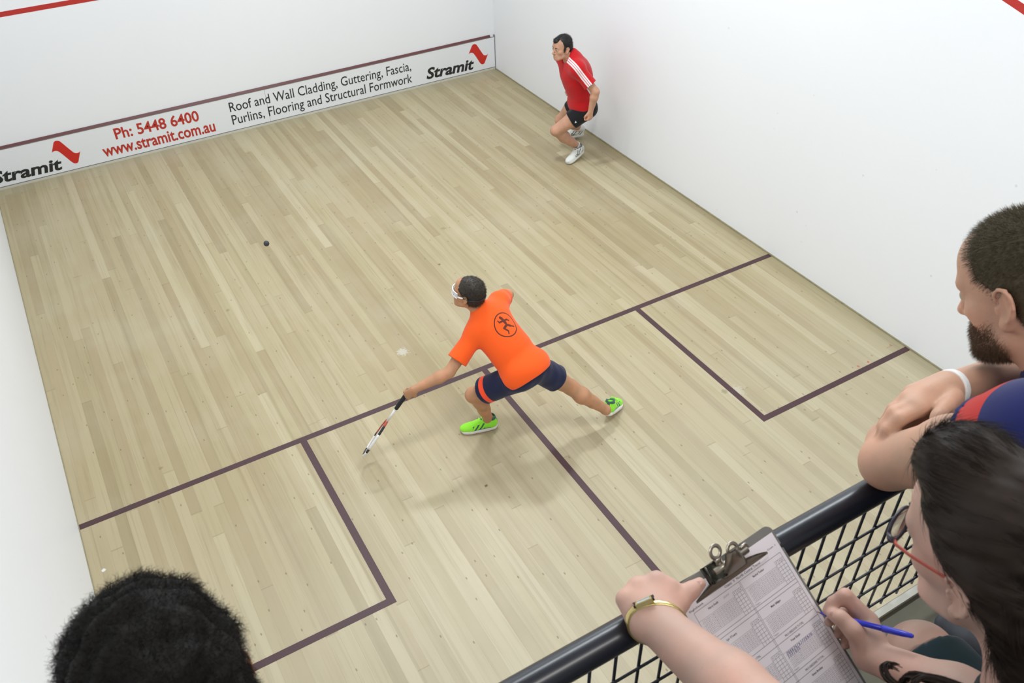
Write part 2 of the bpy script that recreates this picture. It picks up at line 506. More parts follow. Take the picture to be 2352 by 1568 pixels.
def wall_material(name, seed, rgb=(244, 245, 248)):
    t = NT(name); p = t.pos()
    c = lin(rgb)
    n = t.noise(p, 0.8, 4)
    col = t.mix(n, c, tuple(v * 0.965 for v in c[:3]) + (1,))
    # black rubber ball marks
    for sc, thr, keep, amt in ((1.9, .016, .25, .42), (3.3, .022, .45, .24), (5.5, .03, .7, .16)):
        vo = t.n('ShaderNodeTexVoronoi', feature='F1'); t.set(vo.inputs['Vector'], t.vmath('ADD', p, (seed, seed * .7, 0))); vo.inputs['Scale'].default_value = sc
        sep = t.n('ShaderNodeSeparateColor'); t.t.links.new(vo.outputs['Color'], sep.inputs[0])
        nz = t.math('MULTIPLY_ADD', t.noise(p, 40, 2), .03, -.015)
        d = t.math('SUBTRACT', 1.0, t.step(t.math('ADD', vo.outputs['Distance'], nz), thr * .4, thr * 2.2))
        d = t.math('MULTIPLY', d, t.math('GREATER_THAN', sep.outputs[1], keep))
        col = t.mix(t.math('MULTIPLY', d, amt), col, lin((120, 122, 128)))
    t.base(col); t.rough(0.45); t.b.inputs['Specular IOR Level'].default_value = 0.3
    t.bump(t.noise(p, 60, 3), .06, .002)
    return t.m

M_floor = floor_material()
M_wall = wall_material('court_plaster', 3.1)
M_line = simple('maroon_line_paint', (72, 45, 49), .5, var=.16, scale=14)
M_red = simple('red_line_paint', (186, 44, 38), .5, var=.08, scale=9)

def slab(name, lo, hi, mat, kind='structure', parent=None, bevel=0):
    bm = bmesh.new(); add_box(bm, lo, hi, None, bevel)
    o = bm_obj(name, bm, mat, parent)
    if kind and parent is None: o['kind'] = kind
    return o

HT = 5.8
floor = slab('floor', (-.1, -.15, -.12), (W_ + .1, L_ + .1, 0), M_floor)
floor['label'] = 'pale timber board floor of the squash court'
wall_front = slab('wall_front', (-.15, L_, 0), (W_ + .15, L_ + .15, HT), M_wall)
wall_right = slab('wall_right', (W_, 0, 0), (W_ + .15, L_, HT), M_wall)
wall_left = slab('wall_left', (-.15, 0, 0), (0, L_, HT), M_wall)
wall_front['label'] = 'white plaster front wall above the printed tin'
wall_right['label'] = 'white plaster side wall behind the player in red'
wall_left['label'] = 'white plaster side wall at the left edge'
M_conc = simple('gallery_concrete', (104, 101, 86), .75, var=.15, scale=8, bump=.1)
M_ledge = simple('ledge_paint', (206, 203, 190), .6, var=.06, scale=12)
wall_back = slab('wall_back', (0, -.15, 0), (W_, 0, 2.9), M_wall)
wall_back['label'] = 'white back wall of the court under the viewing rail'
gal = slab('gallery_floor', (-.15, -3.2, 2.9), (W_ + .15, -.012, 3.09), M_conc)
cap = slab('trim_1', (0, -.012, 2.9), (W_, .004, 3.10), M_ledge)
step = slab('gallery_step', (-.15, -3.2, 3.09), (W_ + .15, -.42, 3.38), M_conc)
ceil = slab('ceiling', (-.15, -.3, HT), (W_ + .15, L_ + .15, HT + .12), wall_material('ceiling_paint', 9.0))

# painted floor lines (50 mm), kept 2 mm proud
def line_strip(name, lo, hi, mat, parent):
    bm = bmesh.new(); add_box(bm, lo, hi); return bm_obj(name, bm, mat, parent)
e = 0.0015
line_strip('short_line', (0, 4.26, -.002), (W_, 4.31, e), M_line, floor)
line_strip('half_court_line', (3.175, 0, -.002), (3.225, 4.2601, e + .0002), M_line, floor)
for x0, x1, xi in ((0, 1.65, 1.6), (4.75, W_, 4.75)):
    bm = bmesh.new()
    add_box(bm, (xi, 2.61, -.002), (xi + .05, 4.2601, e + .0002))
    add_box(bm, (x0, 2.61, -.002), (x1, 2.66, e + .0004))
    bm_obj('service_box_line', bm, M_line, floor)
# red service line on the front wall and red out line rising along the right wall
line_strip('service_line', (0, L_ - .0015, 1.781), (W_, L_ + .002, 1.831), M_red, wall_front)
bm = bmesh.new()
def outz(y): return 2.13 + (4.57 - 2.13) * y / L_ - .05
ya, yb = 0.0, L_
vs = [(W_ - .0015, ya, outz(ya) + .03), (W_ - .0015, yb, outz(yb) + .03), (W_ - .0015, yb, outz(yb) + .085), (W_ - .0015, ya, outz(ya) + .085)]
a = [bm.verts.new(v) for v in vs]; b = [bm.verts.new((v[0] + .01, v[1], v[2])) for v in vs]
bm.faces.new(a[::-1]); bm.faces.new(b)
for i in range(4): bm.faces.new((a[i], a[(i + 1) % 4], b[(i + 1) % 4], b[i]))
bm_obj('out_line', bm, M_red, wall_right)

# dark joint / dust line where floor meets the side walls
M_dust = simple('dusty_joint', (150, 142, 112), .8, var=.3, scale=22)
trim = slab('trim_2', (W_ - .012, 0, -.002), (W_, L_ - .03, .012), M_dust)
trim = slab('trim_3', (0, 0, -.002), (.007, L_ - .03, .005), M_dust)

# ------------------------------------------------------------------ the tin (printed board along the foot of the front wall)
M_tin = simple('tin_white_sheet', (236, 238, 241), .4, var=.015, scale=3)
M_tinred = simple('tin_maroon_strip', (98, 52, 50), .45, var=.1, scale=10)
M_grey = simple('tin_grey_edge', (128, 116, 118), .4, var=.1)
M_dark = simple('dark_gap', (58, 58, 54), .7)
M_txtred = simple('red_lettering', (188, 52, 40), .5, var=.04)
M_txtblk = simple('black_lettering', (34, 36, 34), .5, var=.04)
M_emb = simple('red_emblem', (205, 40, 28), .45, var=.03)
tin = tag(empty('tin', (3.2, L_ - .02, 0)), 'white squash tin board with red and black advertising along the front wall foot', 'sign board')
yf = L_ - .03
for xa, xb in ((.003, 3.165), (3.168, W_ - .012)):
    bm = bmesh.new(); add_box(bm, (xa, yf, .034), (xb, L_ - .001, .447), None, .001); bm_obj('panel', bm, M_tin, tin)
bm = bmesh.new(); add_box(bm, (.003, yf + .004, .026), (W_ - .013, L_ - .001, .034)); bm_obj('bottom_gap', bm, M_dark, tin)
bm = bmesh.new(); add_box(bm, (.003, yf - .002, .0), (W_ - .013, L_ - .001, .0262)); bm_obj('bottom_strip', bm, M_ledge, tin)
bm = bmesh.new(); add_prism(bm, [(yf, .447), (yf, .458), (L_ - .012, .478), (L_ - .001, .478), (L_ - .001, .447)], .003, 6.33, lambda u, v, w: (w, u, v)); bm_obj('top_strip', bm, M_tinred, tin)
bm = bmesh.new(); add_box(bm, (.003, yf - .002, .447), (W_ - .02, yf, .456)); bm_obj('edge_bead', bm, M_grey, tin)
bm = bmesh.new(); add_box(bm, (W_ - .012, yf - .001, .02), (W_ - .006, L_ - .001, .475)); bm_obj('end_strip', bm, M_grey, tin)
def tin_text(s, x0, x1, z0, hcap, mat, slope=0.0, **kw):
    M = Matrix(((1, 0, 0, x0), (0, 0, 1, yf - .0012), (slope, 1, 0, z0), (0, 0, 0, 1)))
    V, F = text_mesh(None, s, mat, tin, M, hcap, x1 - x0, **kw)
    words = []                                   # one part per word
    for f in sorted(F, key=lambda f: V[f, 0].min()):
        if words and V[f, 0].min() < words[-1][1] + hcap * .17: words[-1][0].append(f); words[-1][1] = max(words[-1][1], V[f, 0].max())
        else: words.append([[f], V[f, 0].max()])
    for fs, _ in words:
        ids = sorted({i for f in fs for i in f}); mp = {j: i for i, j in enumerate(ids)}
        raw_mesh('lettering', V[ids], [[mp[i] for i in f] for f in fs], mat, tin, False)
tin_text('Ph: 5448 6400', 1.372, 2.335, .268, .134, M_txtred, -.012, bold=.022)
tin_text('www.stramit.com.au', 1.19, 2.49, .094, .146, M_txtred, -.008, bold=.022)
tin_text('Roof and Wall Cladding, Guttering, Fascia,', 2.708, 5.125, .270, .126, M_txtblk, -.004, bold=.004)
tin_text('Purlins, Flooring and Structural Formwork', 2.706, 5.125, .106, .128, M_txtblk, -.004, bold=.004)
tin_text('Stramit', 5.335, 6.06, .090, .150, M_txtblk, -.02, bold=.032, shear=.22)
tin_text('Stramit', -.03 + .035, .742, .088, .140, M_txtblk, -.02, bold=.032, shear=.22)
def emblem(x, z, w, h):
    # a ribbon like a tilted S: rounded shoulder top left, flowing to a rounded foot bottom right
    def bez(p0, p1, p2, p3, n=10):
        return [tuple((1 - t) ** 3 * a + 3 * (1 - t) ** 2 * t * b + 3 * (1 - t) * t * t * c + t ** 3 * d for a, b, c, d in zip(p0, p1, p2, p3)) for t in [i / n for i in range(n)]]
    o = []
    o += bez((0.0, .60), (.06, .66), (.16, .66), (.24, .60))[:10]
    o += bez((.24, .60), (.36, .46), (.52, .14), (.60, .05))
    o += bez((.60, .05), (.66, -.02), (.78, -.02), (.82, .08))
    o += bez((.82, .08), (.86, .16), (.93, .30), (1.0, .42))
    o += bez((1.0, .42), (.94, .36), (.84, .36), (.76, .42))
    o += bez((.76, .42), (.64, .58), (.50, .84), (.42, .95))
    o += bez((.42, .95), (.34, 1.02), (.22, 1.02), (.17, .92))
    o += bez((.17, .92), (.12, .82), (.05, .70), (0.0, .60))
    bm = bmesh.new(); add_prism(bm, [(x + u * w, z + v * h) for u, v in o], yf - .0015, yf + .002, lambda u, v, q: (u, q, v))
    bmesh.ops.recalc_face_normals(bm, faces=bm.faces)
    bm_obj('emblem', bm, M_emb, tin)
emblem(5.985, .108, .30, .305)
emblem(.682, .098, .285, .312)

# ------------------------------------------------------------------ viewing rail and its weld mesh
RY, RZ, RR = 0.014, 3.586, 0.0245
M_rail = simple('rail_navy_enamel', (31, 34, 43), .3, var=.2, scale=18, spec=.6)
M_wire = simple('wire_navy_enamel', (30, 33, 44), .35, var=.15, scale=25, spec=.5)
rail = tag(empty('guard_rail', (3.2, RY, 3.05)), 'dark navy pipe guard rail with welded wire mesh along the gallery edge', 'railing')
bm = bmesh.new(); add_tube(bm, [(x, RY, RZ) for x in np.linspace(.02, W_ - .02, 12)], RR, 28); bm_obj('top_pipe', bm, M_rail, rail, True)
for x in (.06, 3.2, 6.34):
    bm = bmesh.new(); add_tube(bm, [(x, -.02, 3.0995), (x, RY - .006, RZ)], .019, 16); bm_obj('post', bm, M_rail, rail, True)
rows = [3.5315 - .0843 * i for i in range(6)]
xs = [1.1365 + .0500 * i for i in range(-20, 100)]; xs = [x for x in xs if .03 < x < W_ - .03]
def mesh_wire(bm, p, q, r=.0028): add_tube(bm, [p, q], r, 8)
near = [x for x in xs if 0.95 < x < 2.5]; far = [x for x in xs if not (0.95 < x < 2.5)]
for z in rows:
    bm = bmesh.new(); mesh_wire(bm, (.03, RY, z), (W_ - .03, RY, z)); bm_obj('horizontal_wire', bm, M_wire, rail, True)
for x in near:
    bm = bmesh.new(); mesh_wire(bm, (x, RY + .004, rows[-1] - .03), (x, RY + .004, RZ - .01)); bm_obj('vertical_wire', bm, M_wire, rail, True)
bm = bmesh.new()
for x in far: mesh_wire(bm, (x, RY + .004, rows[-1] - .03), (x, RY + .004, RZ - .01))
o = bm_obj('vertical_wire', bm, M_wire, rail, True); o['kind'] = 'stuff'

# ------------------------------------------------------------------ the ball in flight
M_ball = simple('ball_rubber', (52, 52, 58), .6, var=.1, scale=60)
bm = bmesh.new(); bmesh.ops.create_icosphere(bm, subdivisions=3, radius=.02)
bp = at(612, 559, 6.0)
for v in bm.verts: v.co += Vector(bp)
ball = tag(bm_obj('squash_ball', bm, M_ball, None, True), 'small black rubber squash ball in flight over the left of the floor', 'ball')

# ================================================================== people
def head_prims(T, Rm, s=1.0, female=False, ears=True, neck_to=None, nr=(.056, .060), open_eye=True):
    """a head with brow, sockets, nose, lips, chin, jaw and ears; local frame x right, y forward, z up"""
    P = lambda x, y, z: T + Rm @ (np.array([x, y, z]) * s)
    jw = .9 if female else 1.0
    c = lambda a, b, ra, rb, k=.012, op='u', flat=None: C(P(*a), P(*b), ra * s, rb * s, k * s, op, (Rm @ np.array(flat[0], float), flat[1]) if flat else None)
    e = lambda p, r, k=.012, op='u', R2=None: E(P(*p), np.array(r) * s, Rm if R2 is None else Rm @ R2, k * s, op)
    pr = [e((0, -.012, .045), (.075, .096, .080)), e((0, .028, .0), (.061, .066, .074), .03), e((0, .03, -.045), (.056 * jw, .056, .06), .03),
          e((0, .045, -.078), (.045 * jw, .045, .034), .025), e((0, .078, -.098), (.021 * jw, .018, .017), .022),
          e((0, .060, .055), (.044, .035, .045), .03),
          c((-.036, .080, .024), (.036, .080, .024), .0125, .0125, .016), e((-.042, .058, -.020), (.020, .021, .019), .018), e((.042, .058, -.020), (.020, .021, .019), .018)]
    for sx in (-1, 1):
        pr += [e((sx * .032, .099, .004), (.019, .014, .0125), .010, 's'),
               c((sx * .050, .018, -.07), (sx * .03, .070, -.092), .016 * jw, .014, .02),
               e((sx * .0315, .0795, .004), (.0135, .0135, .0125), .003)]
    pr += [c((0, .091, .016), (0, .114, -.030), .0078, .0108, .010), e((0, .113, -.033), (.0115, .0125, .0095), .008), e((-.0125, .099, -.037), (.0075, .0095, .007), .006), e((.0125, .099, -.037), (.0075, .0095, .007), .006),
           e((0, .084, -.064), (.03, .014, .02), .015), e((0, .0955, -.0625), (.021, .0065, .0052), .004), e((0, .0935, -.0725), (.019, .007, .0062), .004),
           c((-.022, .1035, -.0675), (.022, .1035, -.0675), .0022, .0022, .004, 's')]
    if ears:
        for sx in (-1, 1):
            tl = np.array([[math.cos(.35), -sx * math.sin(.35) * 1, 0], [sx * math.sin(.35), math.cos(.35), 0], [0, 0, 1]])
            bk = np.array([[1, 0, 0], [0, math.cos(.18), -math.sin(.18)], [0, math.sin(.18), math.cos(.18)]])
            Re = tl @ bk
            pr += [e((sx * .078, -.014, -.004), (.0055, .0165, .028), .006, 'u', Re), e((sx * .086, -.010, -.003), (.0075, .0095, .019), .004, 's', Re)]
            q = lambda y, z, o: (sx * (.0815 + o + .16 * max(0, -y)), y, z)
            hx = [q(.004, .006, -.004), q(.002, .019, .0), q(-.008, .027, .002), q(-.021, .025, .003), q(-.030, .013, .004), q(-.030, -.004, .003), q(-.023, -.018, .002), q(-.012, -.030, .0)]
            pr += [c(hx[i], hx[i + 1], .0036, .0036, .003) for i in range(len(hx) - 1)]
            pr += [c(q(-.018, .012, .0005), q(-.019, -.010, .0005), .0032, .003, .004), e(q(-.004, -.034, -.0035), (.0055, .0088, .0115), .005), c(q(.005, -.006, -.0045), q(.004, -.016, -.0045), .0042, .004, .004)]
    if neck_to is not None:
        pr += [C(P(0, -.028, -.05), neck_to, nr[0] * s, nr[1] * s, .035 * s)]
    return pr

def hand_prims(wr, Rm, curl=(60, 80, 50), thumb=((.030, .028, -.010), (.044, .052, -.024), (.036, .074, -.036)), spread=0.06, s=1.0, side=1, k=.006):
    """palm and five fingers; frame columns: x towards the thumb (for side=1), y along the palm, z out of the back of the hand"""
    P = lambda x, y, z: wr + Rm @ (np.array([x * side, y, z]) * s)
    pr = [C(P(.012, .01, 0), P(.022, .075, 0), .015 * s, .013 * s, .02), C(P(-.012, .01, 0), P(-.024, .07, 0), .014 * s, .012 * s, .02), C(P(0, .0, 0), P(0, .075, 0), .016 * s, .014 * s, .02), E(P(.022, .03, -.008), np.array([.014, .024, .014]) * s, Rm, .012)]
    mcp = [(.028, .086), (.0085, .091), (-.011, .087), (-.029, .077)]; lens = [(.043, .026, .021), (.047, .030, .022), (.044, .028, .021), (.034, .021, .018)]
    for i, ((mx, my), ln) in enumerate(zip(mcp, lens)):
        p = np.array([mx, my, 0.0]); ang = 0.0; sp = spread * (1.2 - .8 * i); r = .0098 if i < 3 else .0085
        cu = curl if np.isscalar(curl[0]) else curl[i]
        for j in range(3):
            ang += math.radians(cu[j]); d = np.array([math.sin(sp) * math.cos(ang), math.cos(sp) * math.cos(ang), -math.sin(ang)])
            q = p + d * ln[j]; pr.append(C(P(*p), P(*q), (r - .0009 * j) * s, (r - .0009 * (j + 1)) * s, k)); p = q
    th = [(.016, .012, -.004)] + list(thumb); rr = (.014, .0125, .011, .0095)
    for j in range(3): pr.append(C(P(*th[j]), P(*th[j + 1]), rr[j] * s, rr[j + 1] * s, k))
    return pr

def chain(pts, radii, k=.008, flat=None):
    return [C(pts[i], pts[i + 1], radii[i], radii[i + 1], k, 'u', flat) for i in range(len(pts) - 1)]

def torso_axes(J):
    up = unit(J['C7'] - J['pel']); rt = J['shR'] - J['shL']; rt = unit(rt - up * (rt @ up)); fw = np.cross(up, rt)
    rp = J['hpR'] - J['hpL']; upp = unit(.6 * up + .4 * np.array([0, 0, 1.0])); rp = unit(rp - upp * (rp @ upp)); fp = np.cross(upp, rp)
    return np.stack([rt, fw, up], 1), np.stack([rp, fp, upp], 1)

def torso_prims(J, s=1.0, g=0.0, k=.05):
    Rt, Rp = torso_axes(J); L = np.linalg.norm(J['C7'] - J['pel']); pel = J['pel']; up = Rt[:, 2]; fw = Rt[:, 1]
    Rm = frame_from(.5 * (Rt[:, 1] + Rp[:, 1]), .5 * (Rt[:, 2] + Rp[:, 2]))
    rr = lambda a, b, c: np.array([a, b, c]) * s + g
    q = lambda t, f=0.0: pel + up * (L * t) + fw * f * s
    pr = [E((J['hpL'] + J['hpR']) / 2 + Rp[:, 2] * .03 * s - Rp[:, 1] * .012 * s, rr(.160, .112, .115), Rp, k), E(q(.32, .005), rr(.152, .106, .15), Rm, k), E(q(.62, .012), rr(.158, .112, .17), Rt, k),
          E(q(.84, .0), rr(.165, .090, .10), Rt, k)]
    for sd in ('L', 'R'):
        sh = J['sh' + sd]
        pr += [C(q(.97, -.005), sh - up * .005, .052 * s + g, .050 * s + g, k), C(q(.72, .03), sh, .075 * s + g, .052 * s + g, k)]
    return pr

def limb_prims(J, s=1.0, hands=True, build=1.0):
    pr = []; b = s * build
    for sd in ('L', 'R'):
        sh, el, wr = J['sh' + sd], J['el' + sd], J['wr' + sd]
        m = sh + (el - sh) * .45; f = el + (wr - el) * .28
        pr += [E(sh, .054 * b, None, .03), C(sh, m, .049 * b, .046 * b, .02), C(m, el, .046 * b, .038 * b, .02), C(el, f, .039 * b, .041 * b, .02), C(f, wr, .041 * b, .026 * b, .02)]
        hp, kn, an = J['hp' + sd], J['kn' + sd], J['an' + sd]
        m = hp + (kn - hp) * .4; bk = J['bk' + sd]
        c1 = kn + (an - kn) * .30 + bk * .026 * s; c2 = kn + (an - kn) * .62 + bk * .012 * s
        pr += [C(hp, m, .092 * b, .080 * b, .03), C(m, kn, .080 * b, .055 * b, .03), E(kn, .053 * b, None, .02), C(kn, c1, .050 * b, .062 * b, .025), C(c1, c2, .061 * b, .046 * b, .02), C(c2, an, .046 * b, .036 * b, .02)]
        pr += [C(an, J['heel' + sd] + (J['toe' + sd] - J['heel' + sd]) * .45 + J['ft' + sd] * .045 * s, .034 * s, .024 * s, .02), C(an, J['heel' + sd] + (J['toe' + sd] - J['heel' + sd]) * .18 + J['ft' + sd] * .05 * s, .034 * s, .026 * s, .02)]
    return pr

def foot_frame(heel, toe, up):
    return frame_from(toe - heel, up)

def shoe(parent, heel, toe, up, mats, length=.285, attrs=True, h=.005, sock=None):
    """running shoe: upper with collar, sole, laces; local y from heel to toe, z up from the ground"""
    Rf = foot_frame(heel, toe, up); s = length / .29
    P = lambda x, y, z: heel + Rf @ (np.array([x, y, z]) * s)
    fl = lambda f: (Rf[:, 2], f)
    up_p = [E(P(0, .048, .052), np.array([.037, .047, .055]) * s, Rf, .02), C(P(0, .06, .055), P(.0, .19, .034), .043 * s, .041 * s, .02), E(P(.004, .222, .030), np.array([.044, .066, .033]) * s, Rf, .02),
            C(P(0, .062, .07), P(0, .050, .100), .043 * s, .036 * s, .015), C(P(0, .10, .085), P(0, .17, .062), .024 * s, .02 * s, .02), E(P(0, .058, .118), np.array([.027, .036, .045]) * s, Rf, .008, 's'), PL(P(0, 0, .016), -Rf[:, 2])]
    loc = lambda V: (V - heel) @ Rf / s
    root = blob('shoe', up_p, h, mats[0], parent, 1, None, {'loc': loc})
    so = [C(P(0, .045, .015), P(.004, .235, .013), .041 * s, .047 * s, .02), C(P(.002, .1, .014), P(.006, .2, .013), .043 * s, .05 * s, .02), PL(P(0, 0, .002), -Rf[:, 2], .003), PL(P(0, 0, .030), Rf[:, 2], .003)]
    blob('sole', so, h, mats[1], root, 1)
    bm = bmesh.new()
    for i in range(4):
        y = .115 + .02 * i; zz = .112 - .011 * i
        add_tube(bm, [P(-.026, y, zz - .016), P(-.012, y + .004, zz), P(.012, y + .006, zz), P(.026, y + .002, zz - .016)], .0035 * s, 6)
    bm_obj('laces', bm, mats[2], root, True)
    return root

def eyes_and_brows(parent, T, Rm, s, brow_mat, lids=0.0):
    P = lambda x, y, z: T + Rm @ (np.array([x, y, z]) * s)
    for sx in (-1, 1):
        V, Q = sdf_surface([E(P(sx * .0315, .0825, .003), .0122 * s, None, .002)], .0022, 1)
        raw_mesh('eye', V, Q, M_eye, parent, True, {'loc': (V - P(sx * .0315, .0825, .003)) @ Rm / s})
        bm = bmesh.new(); add_tube(bm, [P(sx * .014, .097, .021), P(sx * .026, .0960, .0265), P(sx * .037, .0915, .0275), P(sx * .047, .0815, .0220)], [.0032 * s, .0042 * s, .0038 * s, .002 * s], 8)
        bm_obj('eyebrow', bm, brow_mat, parent, True)

def eye_material():
    t = NT('eye'); x, y, z = t.xyz(t.attr('loc').outputs['Vector'])
    d = t.math('SQRT', t.math('ADD', t.math('MULTIPLY', x, x), t.math('MULTIPLY', z, z)))
    iris = t.math('MULTIPLY', t.math('LESS_THAN', d, .0058), t.math('GREATER_THAN', y, 0.0))
    t.base(t.mix(iris, lin((178, 166, 156)), lin((46, 36, 28)))); t.rough(.2)
    return t.m
M_eye = eye_material()
M_skinA = skin('skin_tan', (186, 140, 106))
M_skinB = skin('skin_light', (192, 150, 124))
M_skinC = skin('skin_freckled', (196, 158, 134))
M_skinD = skin('skin_pink', (202, 168, 152))
M_hairdark = simple('hair_dark_brown', (54, 46, 38), .5, var=.3, scale=60, spec=.4)
M_hairblack = simple('hair_black', (30, 28, 27), .5, var=.3, scale=60, spec=.4)

# ------------------------------------------------------------------ player in orange, lunging on the short line
def fabric(name, rgb, pattern=None, rough=.8):
    t = NT(name); c = lin(rgb); n = t.noise(t.obj(), 9.0, 4)
    col = t.mix(n, tuple(v * .95 for v in c[:3]) + (1,), tuple(min(1, v * 1.04) for v in c[:3]) + (1,))
    if pattern: col = pattern(t, col)
    t.base(col); t.rough(rough); t.b.inputs['Specular IOR Level'].default_value = .15
    t.b.inputs['Sheen Weight'].default_value = .15
    return t.m

def seg_mask(t, u, v, a, b, w):
    """1 inside a rounded stroke from a to b (2-D)"""
    dx, dy = b[0] - a[0], b[1] - a[1]; L2 = dx * dx + dy * dy + 1e-12
    pu = t.math('SUBTRACT', u, a[0]); pv = t.math('SUBTRACT', v, a[1])
    k = t.math('MULTIPLY_ADD', pu, dx / L2, t.math('MULTIPLY', pv, dy / L2), clamp=True)
    eu = t.math('SUBTRACT', pu, t.math('MULTIPLY', k, dx)); ev = t.math('SUBTRACT', pv, t.math('MULTIPLY', k, dy))
    d = t.math('SQRT', t.math('MULTIPLY_ADD', eu, eu, t.math('MULTIPLY', ev, ev)))
    return t.math('SUBTRACT', 1.0, t.step(d, w * .8, w * 1.2))

def build_orange():
    J = dict(pel=[3.07, 3.369, .735], hpL=[2.985, 3.372, .695], hpR=[3.165, 3.380, .705], C7=[2.93, 3.722, 1.075], shL=[2.822, 3.640, .975], shR=[3.115, 3.815, 1.030],
             elL=[2.570, 3.570, .790], wrL=[2.312, 3.600, .730], elR=[3.275, 3.965, .935], wrR=[3.10, 4.03, .70],
             knL=[2.763, 3.605, .455], anL=[2.903, 3.662, .095], knR=[3.440, 3.352, .410], anR=[3.690, 3.232, .150],
             heelL=[2.975, 3.640, 0.0], toeL=[2.705, 3.722, 0.0], heelR=[3.690, 3.225, .085], toeR=[3.865, 3.235, .0])
    J = {k: np.array(v, float) for k, v in J.items()}
    J['toeR'] = J['heelR'] + unit([.19, .12, -.085]) * .27
    J['ftL'] = np.array([0, 0, 1.0]); J['ftR'] = unit([-.25, -.15, .55])
    J['bkL'] = unit([.8, -.35, .35]); J['bkR'] = unit([-.3, -.8, .2])
    root = tag(empty('person', (3.05, 3.45, 0)), 'person in an orange t-shirt and navy shorts lunging with a racket across the short line', 'person')
    T = np.array([2.857, 3.776, 1.227]); Rh = np.array([[.787, .614, -.054], [-.606, .787, .114], [.112, -.057, .992]]).T
    body = head_prims(T, Rh, 1.0, neck_to=J['C7'] + np.array([.0, .0, -.01])) + torso_prims(J, 1.0) + limb_prims(J, 1.0, build=1.02)
    rd = unit(np.array([1.94, 3.79, .12]) - np.array([2.288, 3.640, .690]))           # racket axis
    hy = unit(np.array([2.272, 3.625, .685]) - J['wrL']); hz = unit(np.cross(hy, rd))
    if hz @ np.array([.3, -.6, .6]) < 0: hz = -hz
    Rhand = frame_from(hy, hz)
    side = 1 if Rhand[:, 0] @ rd > 0 else -1
    body += hand_prims(J['wrL'], Rhand, (75, 85, 55), side=side, s=1.0, thumb=((.034, .030, -.012), (.046, .056, -.030), (.034, .072, -.046)))
    hR = frame_from(unit([-.5, .2, -.8]), unit([.5, .5, .2])); body += hand_prims(J['wrR'], hR, (30, 40, 30), side=-1)
    blob('body', body, .006, M_skinA, root)
    eyes_and_brows(root, T, Rh, 1.0, M_hairdark)
    # hair
    P = lambda x, y, z: T + Rh @ np.array([x, y, z])
    hp = [E(P(0, -.016, .048), (.082, .101, .086), Rh, .01), E(P(0, -.045, -.01), (.076, .068, .07), Rh, .03), E(P(0, .085, -.02), (.085, .062, .075), Rh, .015, 's'), E(P(-.085, .05, -.045), (.05, .06, .055), Rh, .01, 's'), E(P(.085, .05, -.045), (.05, .06, .055), Rh, .01, 's'),
          E(P(-.088, -.012, -.02), (.02, .026, .036), Rh, .004, 's'), E(P(.088, -.012, -.02), (.02, .026, .036), Rh, .004, 's'), PL(P(0, 0, -.075), -Rh[:, 2])]
    V, Q = sdf_surface(hp, .004, 1); V = V + vnormals(V, Q) * (wave_noise(V, 90, 3) * .0018)[:, None]
    p, n = scatter(V, Q, 5000, 5); S = strands(p - n * .002, n * .5 + Rh @ np.array([0, -.5, -.3]), .016, .0007, 3, seed=6)
    Vj, Fj = join_geo([(V, Q), S]); raw_mesh('hair', Vj, Fj, M_hairdark, root)
    # shirt
    Rt, Rp = torso_axes(J); fw = Rt[:, 1]; up = Rt[:, 2]
    sh = torso_prims(J, 1.0, .014, .055)
    sh += [E((J['hpL'] + J['hpR']) / 2 + Rp[:, 2] * .03 - Rp[:, 1] * .014, (.186, .152, .135), Rp, .05), C(J['C7'] - up * .02, J['C7'] + unit(T - J['C7']) * .03 - fw * .004, .074, .066, .03)]
    hem = (J['hpL'] + J['hpR']) / 2 - up * .035
    sh += [PL(hem, -unit(up * .9 + Rp[:, 2] * .5), .006)]
    def sleeve(a, b, t, r0, r1):
        e_ = a + (b - a) * t; d = unit(b - a)
        return [G([C(a, e_ + d * .05, r0, r1, .02), PL(e_, d, .003)], .035), G([C(e_ - d * .02, e_ + d * .06, r1 - .012, r1 - .006, .01)], .003, 's')]
    sh += sleeve(J['shL'] - unit(J['elL'] - J['shL']) * .0, J['elL'], .70, .064, .078) + sleeve(J['shR'], J['elR'], .55, .062, .070)
    sh += [E(T + Rh @ np.array([0, .02, -.075]), (.062, .075, .055), Rh, .006, 's')]
    lc = J['pel'] + up * (np.linalg.norm(J['C7'] - J['pel']) * .675) - fw * .12 + Rt[:, 0] * .012
    def loc(V): d = V - lc; return np.stack([d @ Rt[:, 0], d @ Rt[:, 2], d @ fw], 1)
    def wr(V):
        d = wave_noise(V @ np.stack([Rt[:, 0] * .5, fw * .6, up], 1), 26, 11, 2)
        low = np.clip(.75 - (V - J['pel']) @ up / .5, 0.15, 1)
        return d * .0055 * low
    def logo(t, col):
        u, v, w = t.xyz(t.attr('loc').outputs['Vector'])
        back = t.math('LESS_THAN', w, .07)
        r = t.math('SQRT', t.math('MULTIPLY_ADD', u, u, t.math('MULTIPLY', v, v)))
        m = t.math('SUBTRACT', 1.0, t.step(t.math('ABSOLUTE', t.math('SUBTRACT', r, .088)), .0035, .0052))
        for a, b, wd in (((-.004, .060), (.002, .050), .011), ((.002, .042), (.006, .012), .012), ((-.034, .038), (.034, .024), .007), ((-.034, .038), (-.038, .052), .005), ((.034, .024), (.046, .010), .006),
                         ((.006, -.004), (-.030, -.014), .009), ((-.030, -.014), (-.016, -.046), .007), ((.006, -.006), (.028, -.026), .009), ((.028, -.026), (.050, -.044), .006), ((-.016, -.046), (-.026, -.062), .005)):
            m = t.math('MAXIMUM', m, seg_mask(t, u, v, a, b, wd))
        return t.mix(t.math('MULTIPLY', t.math('MULTIPLY', m, back), .9), col, lin((52, 40, 36)))
    blob('shirt', sh, .0055, fabric('orange_jersey', (255, 96, 32), logo, .75), root, 2, wr, {'loc': loc})
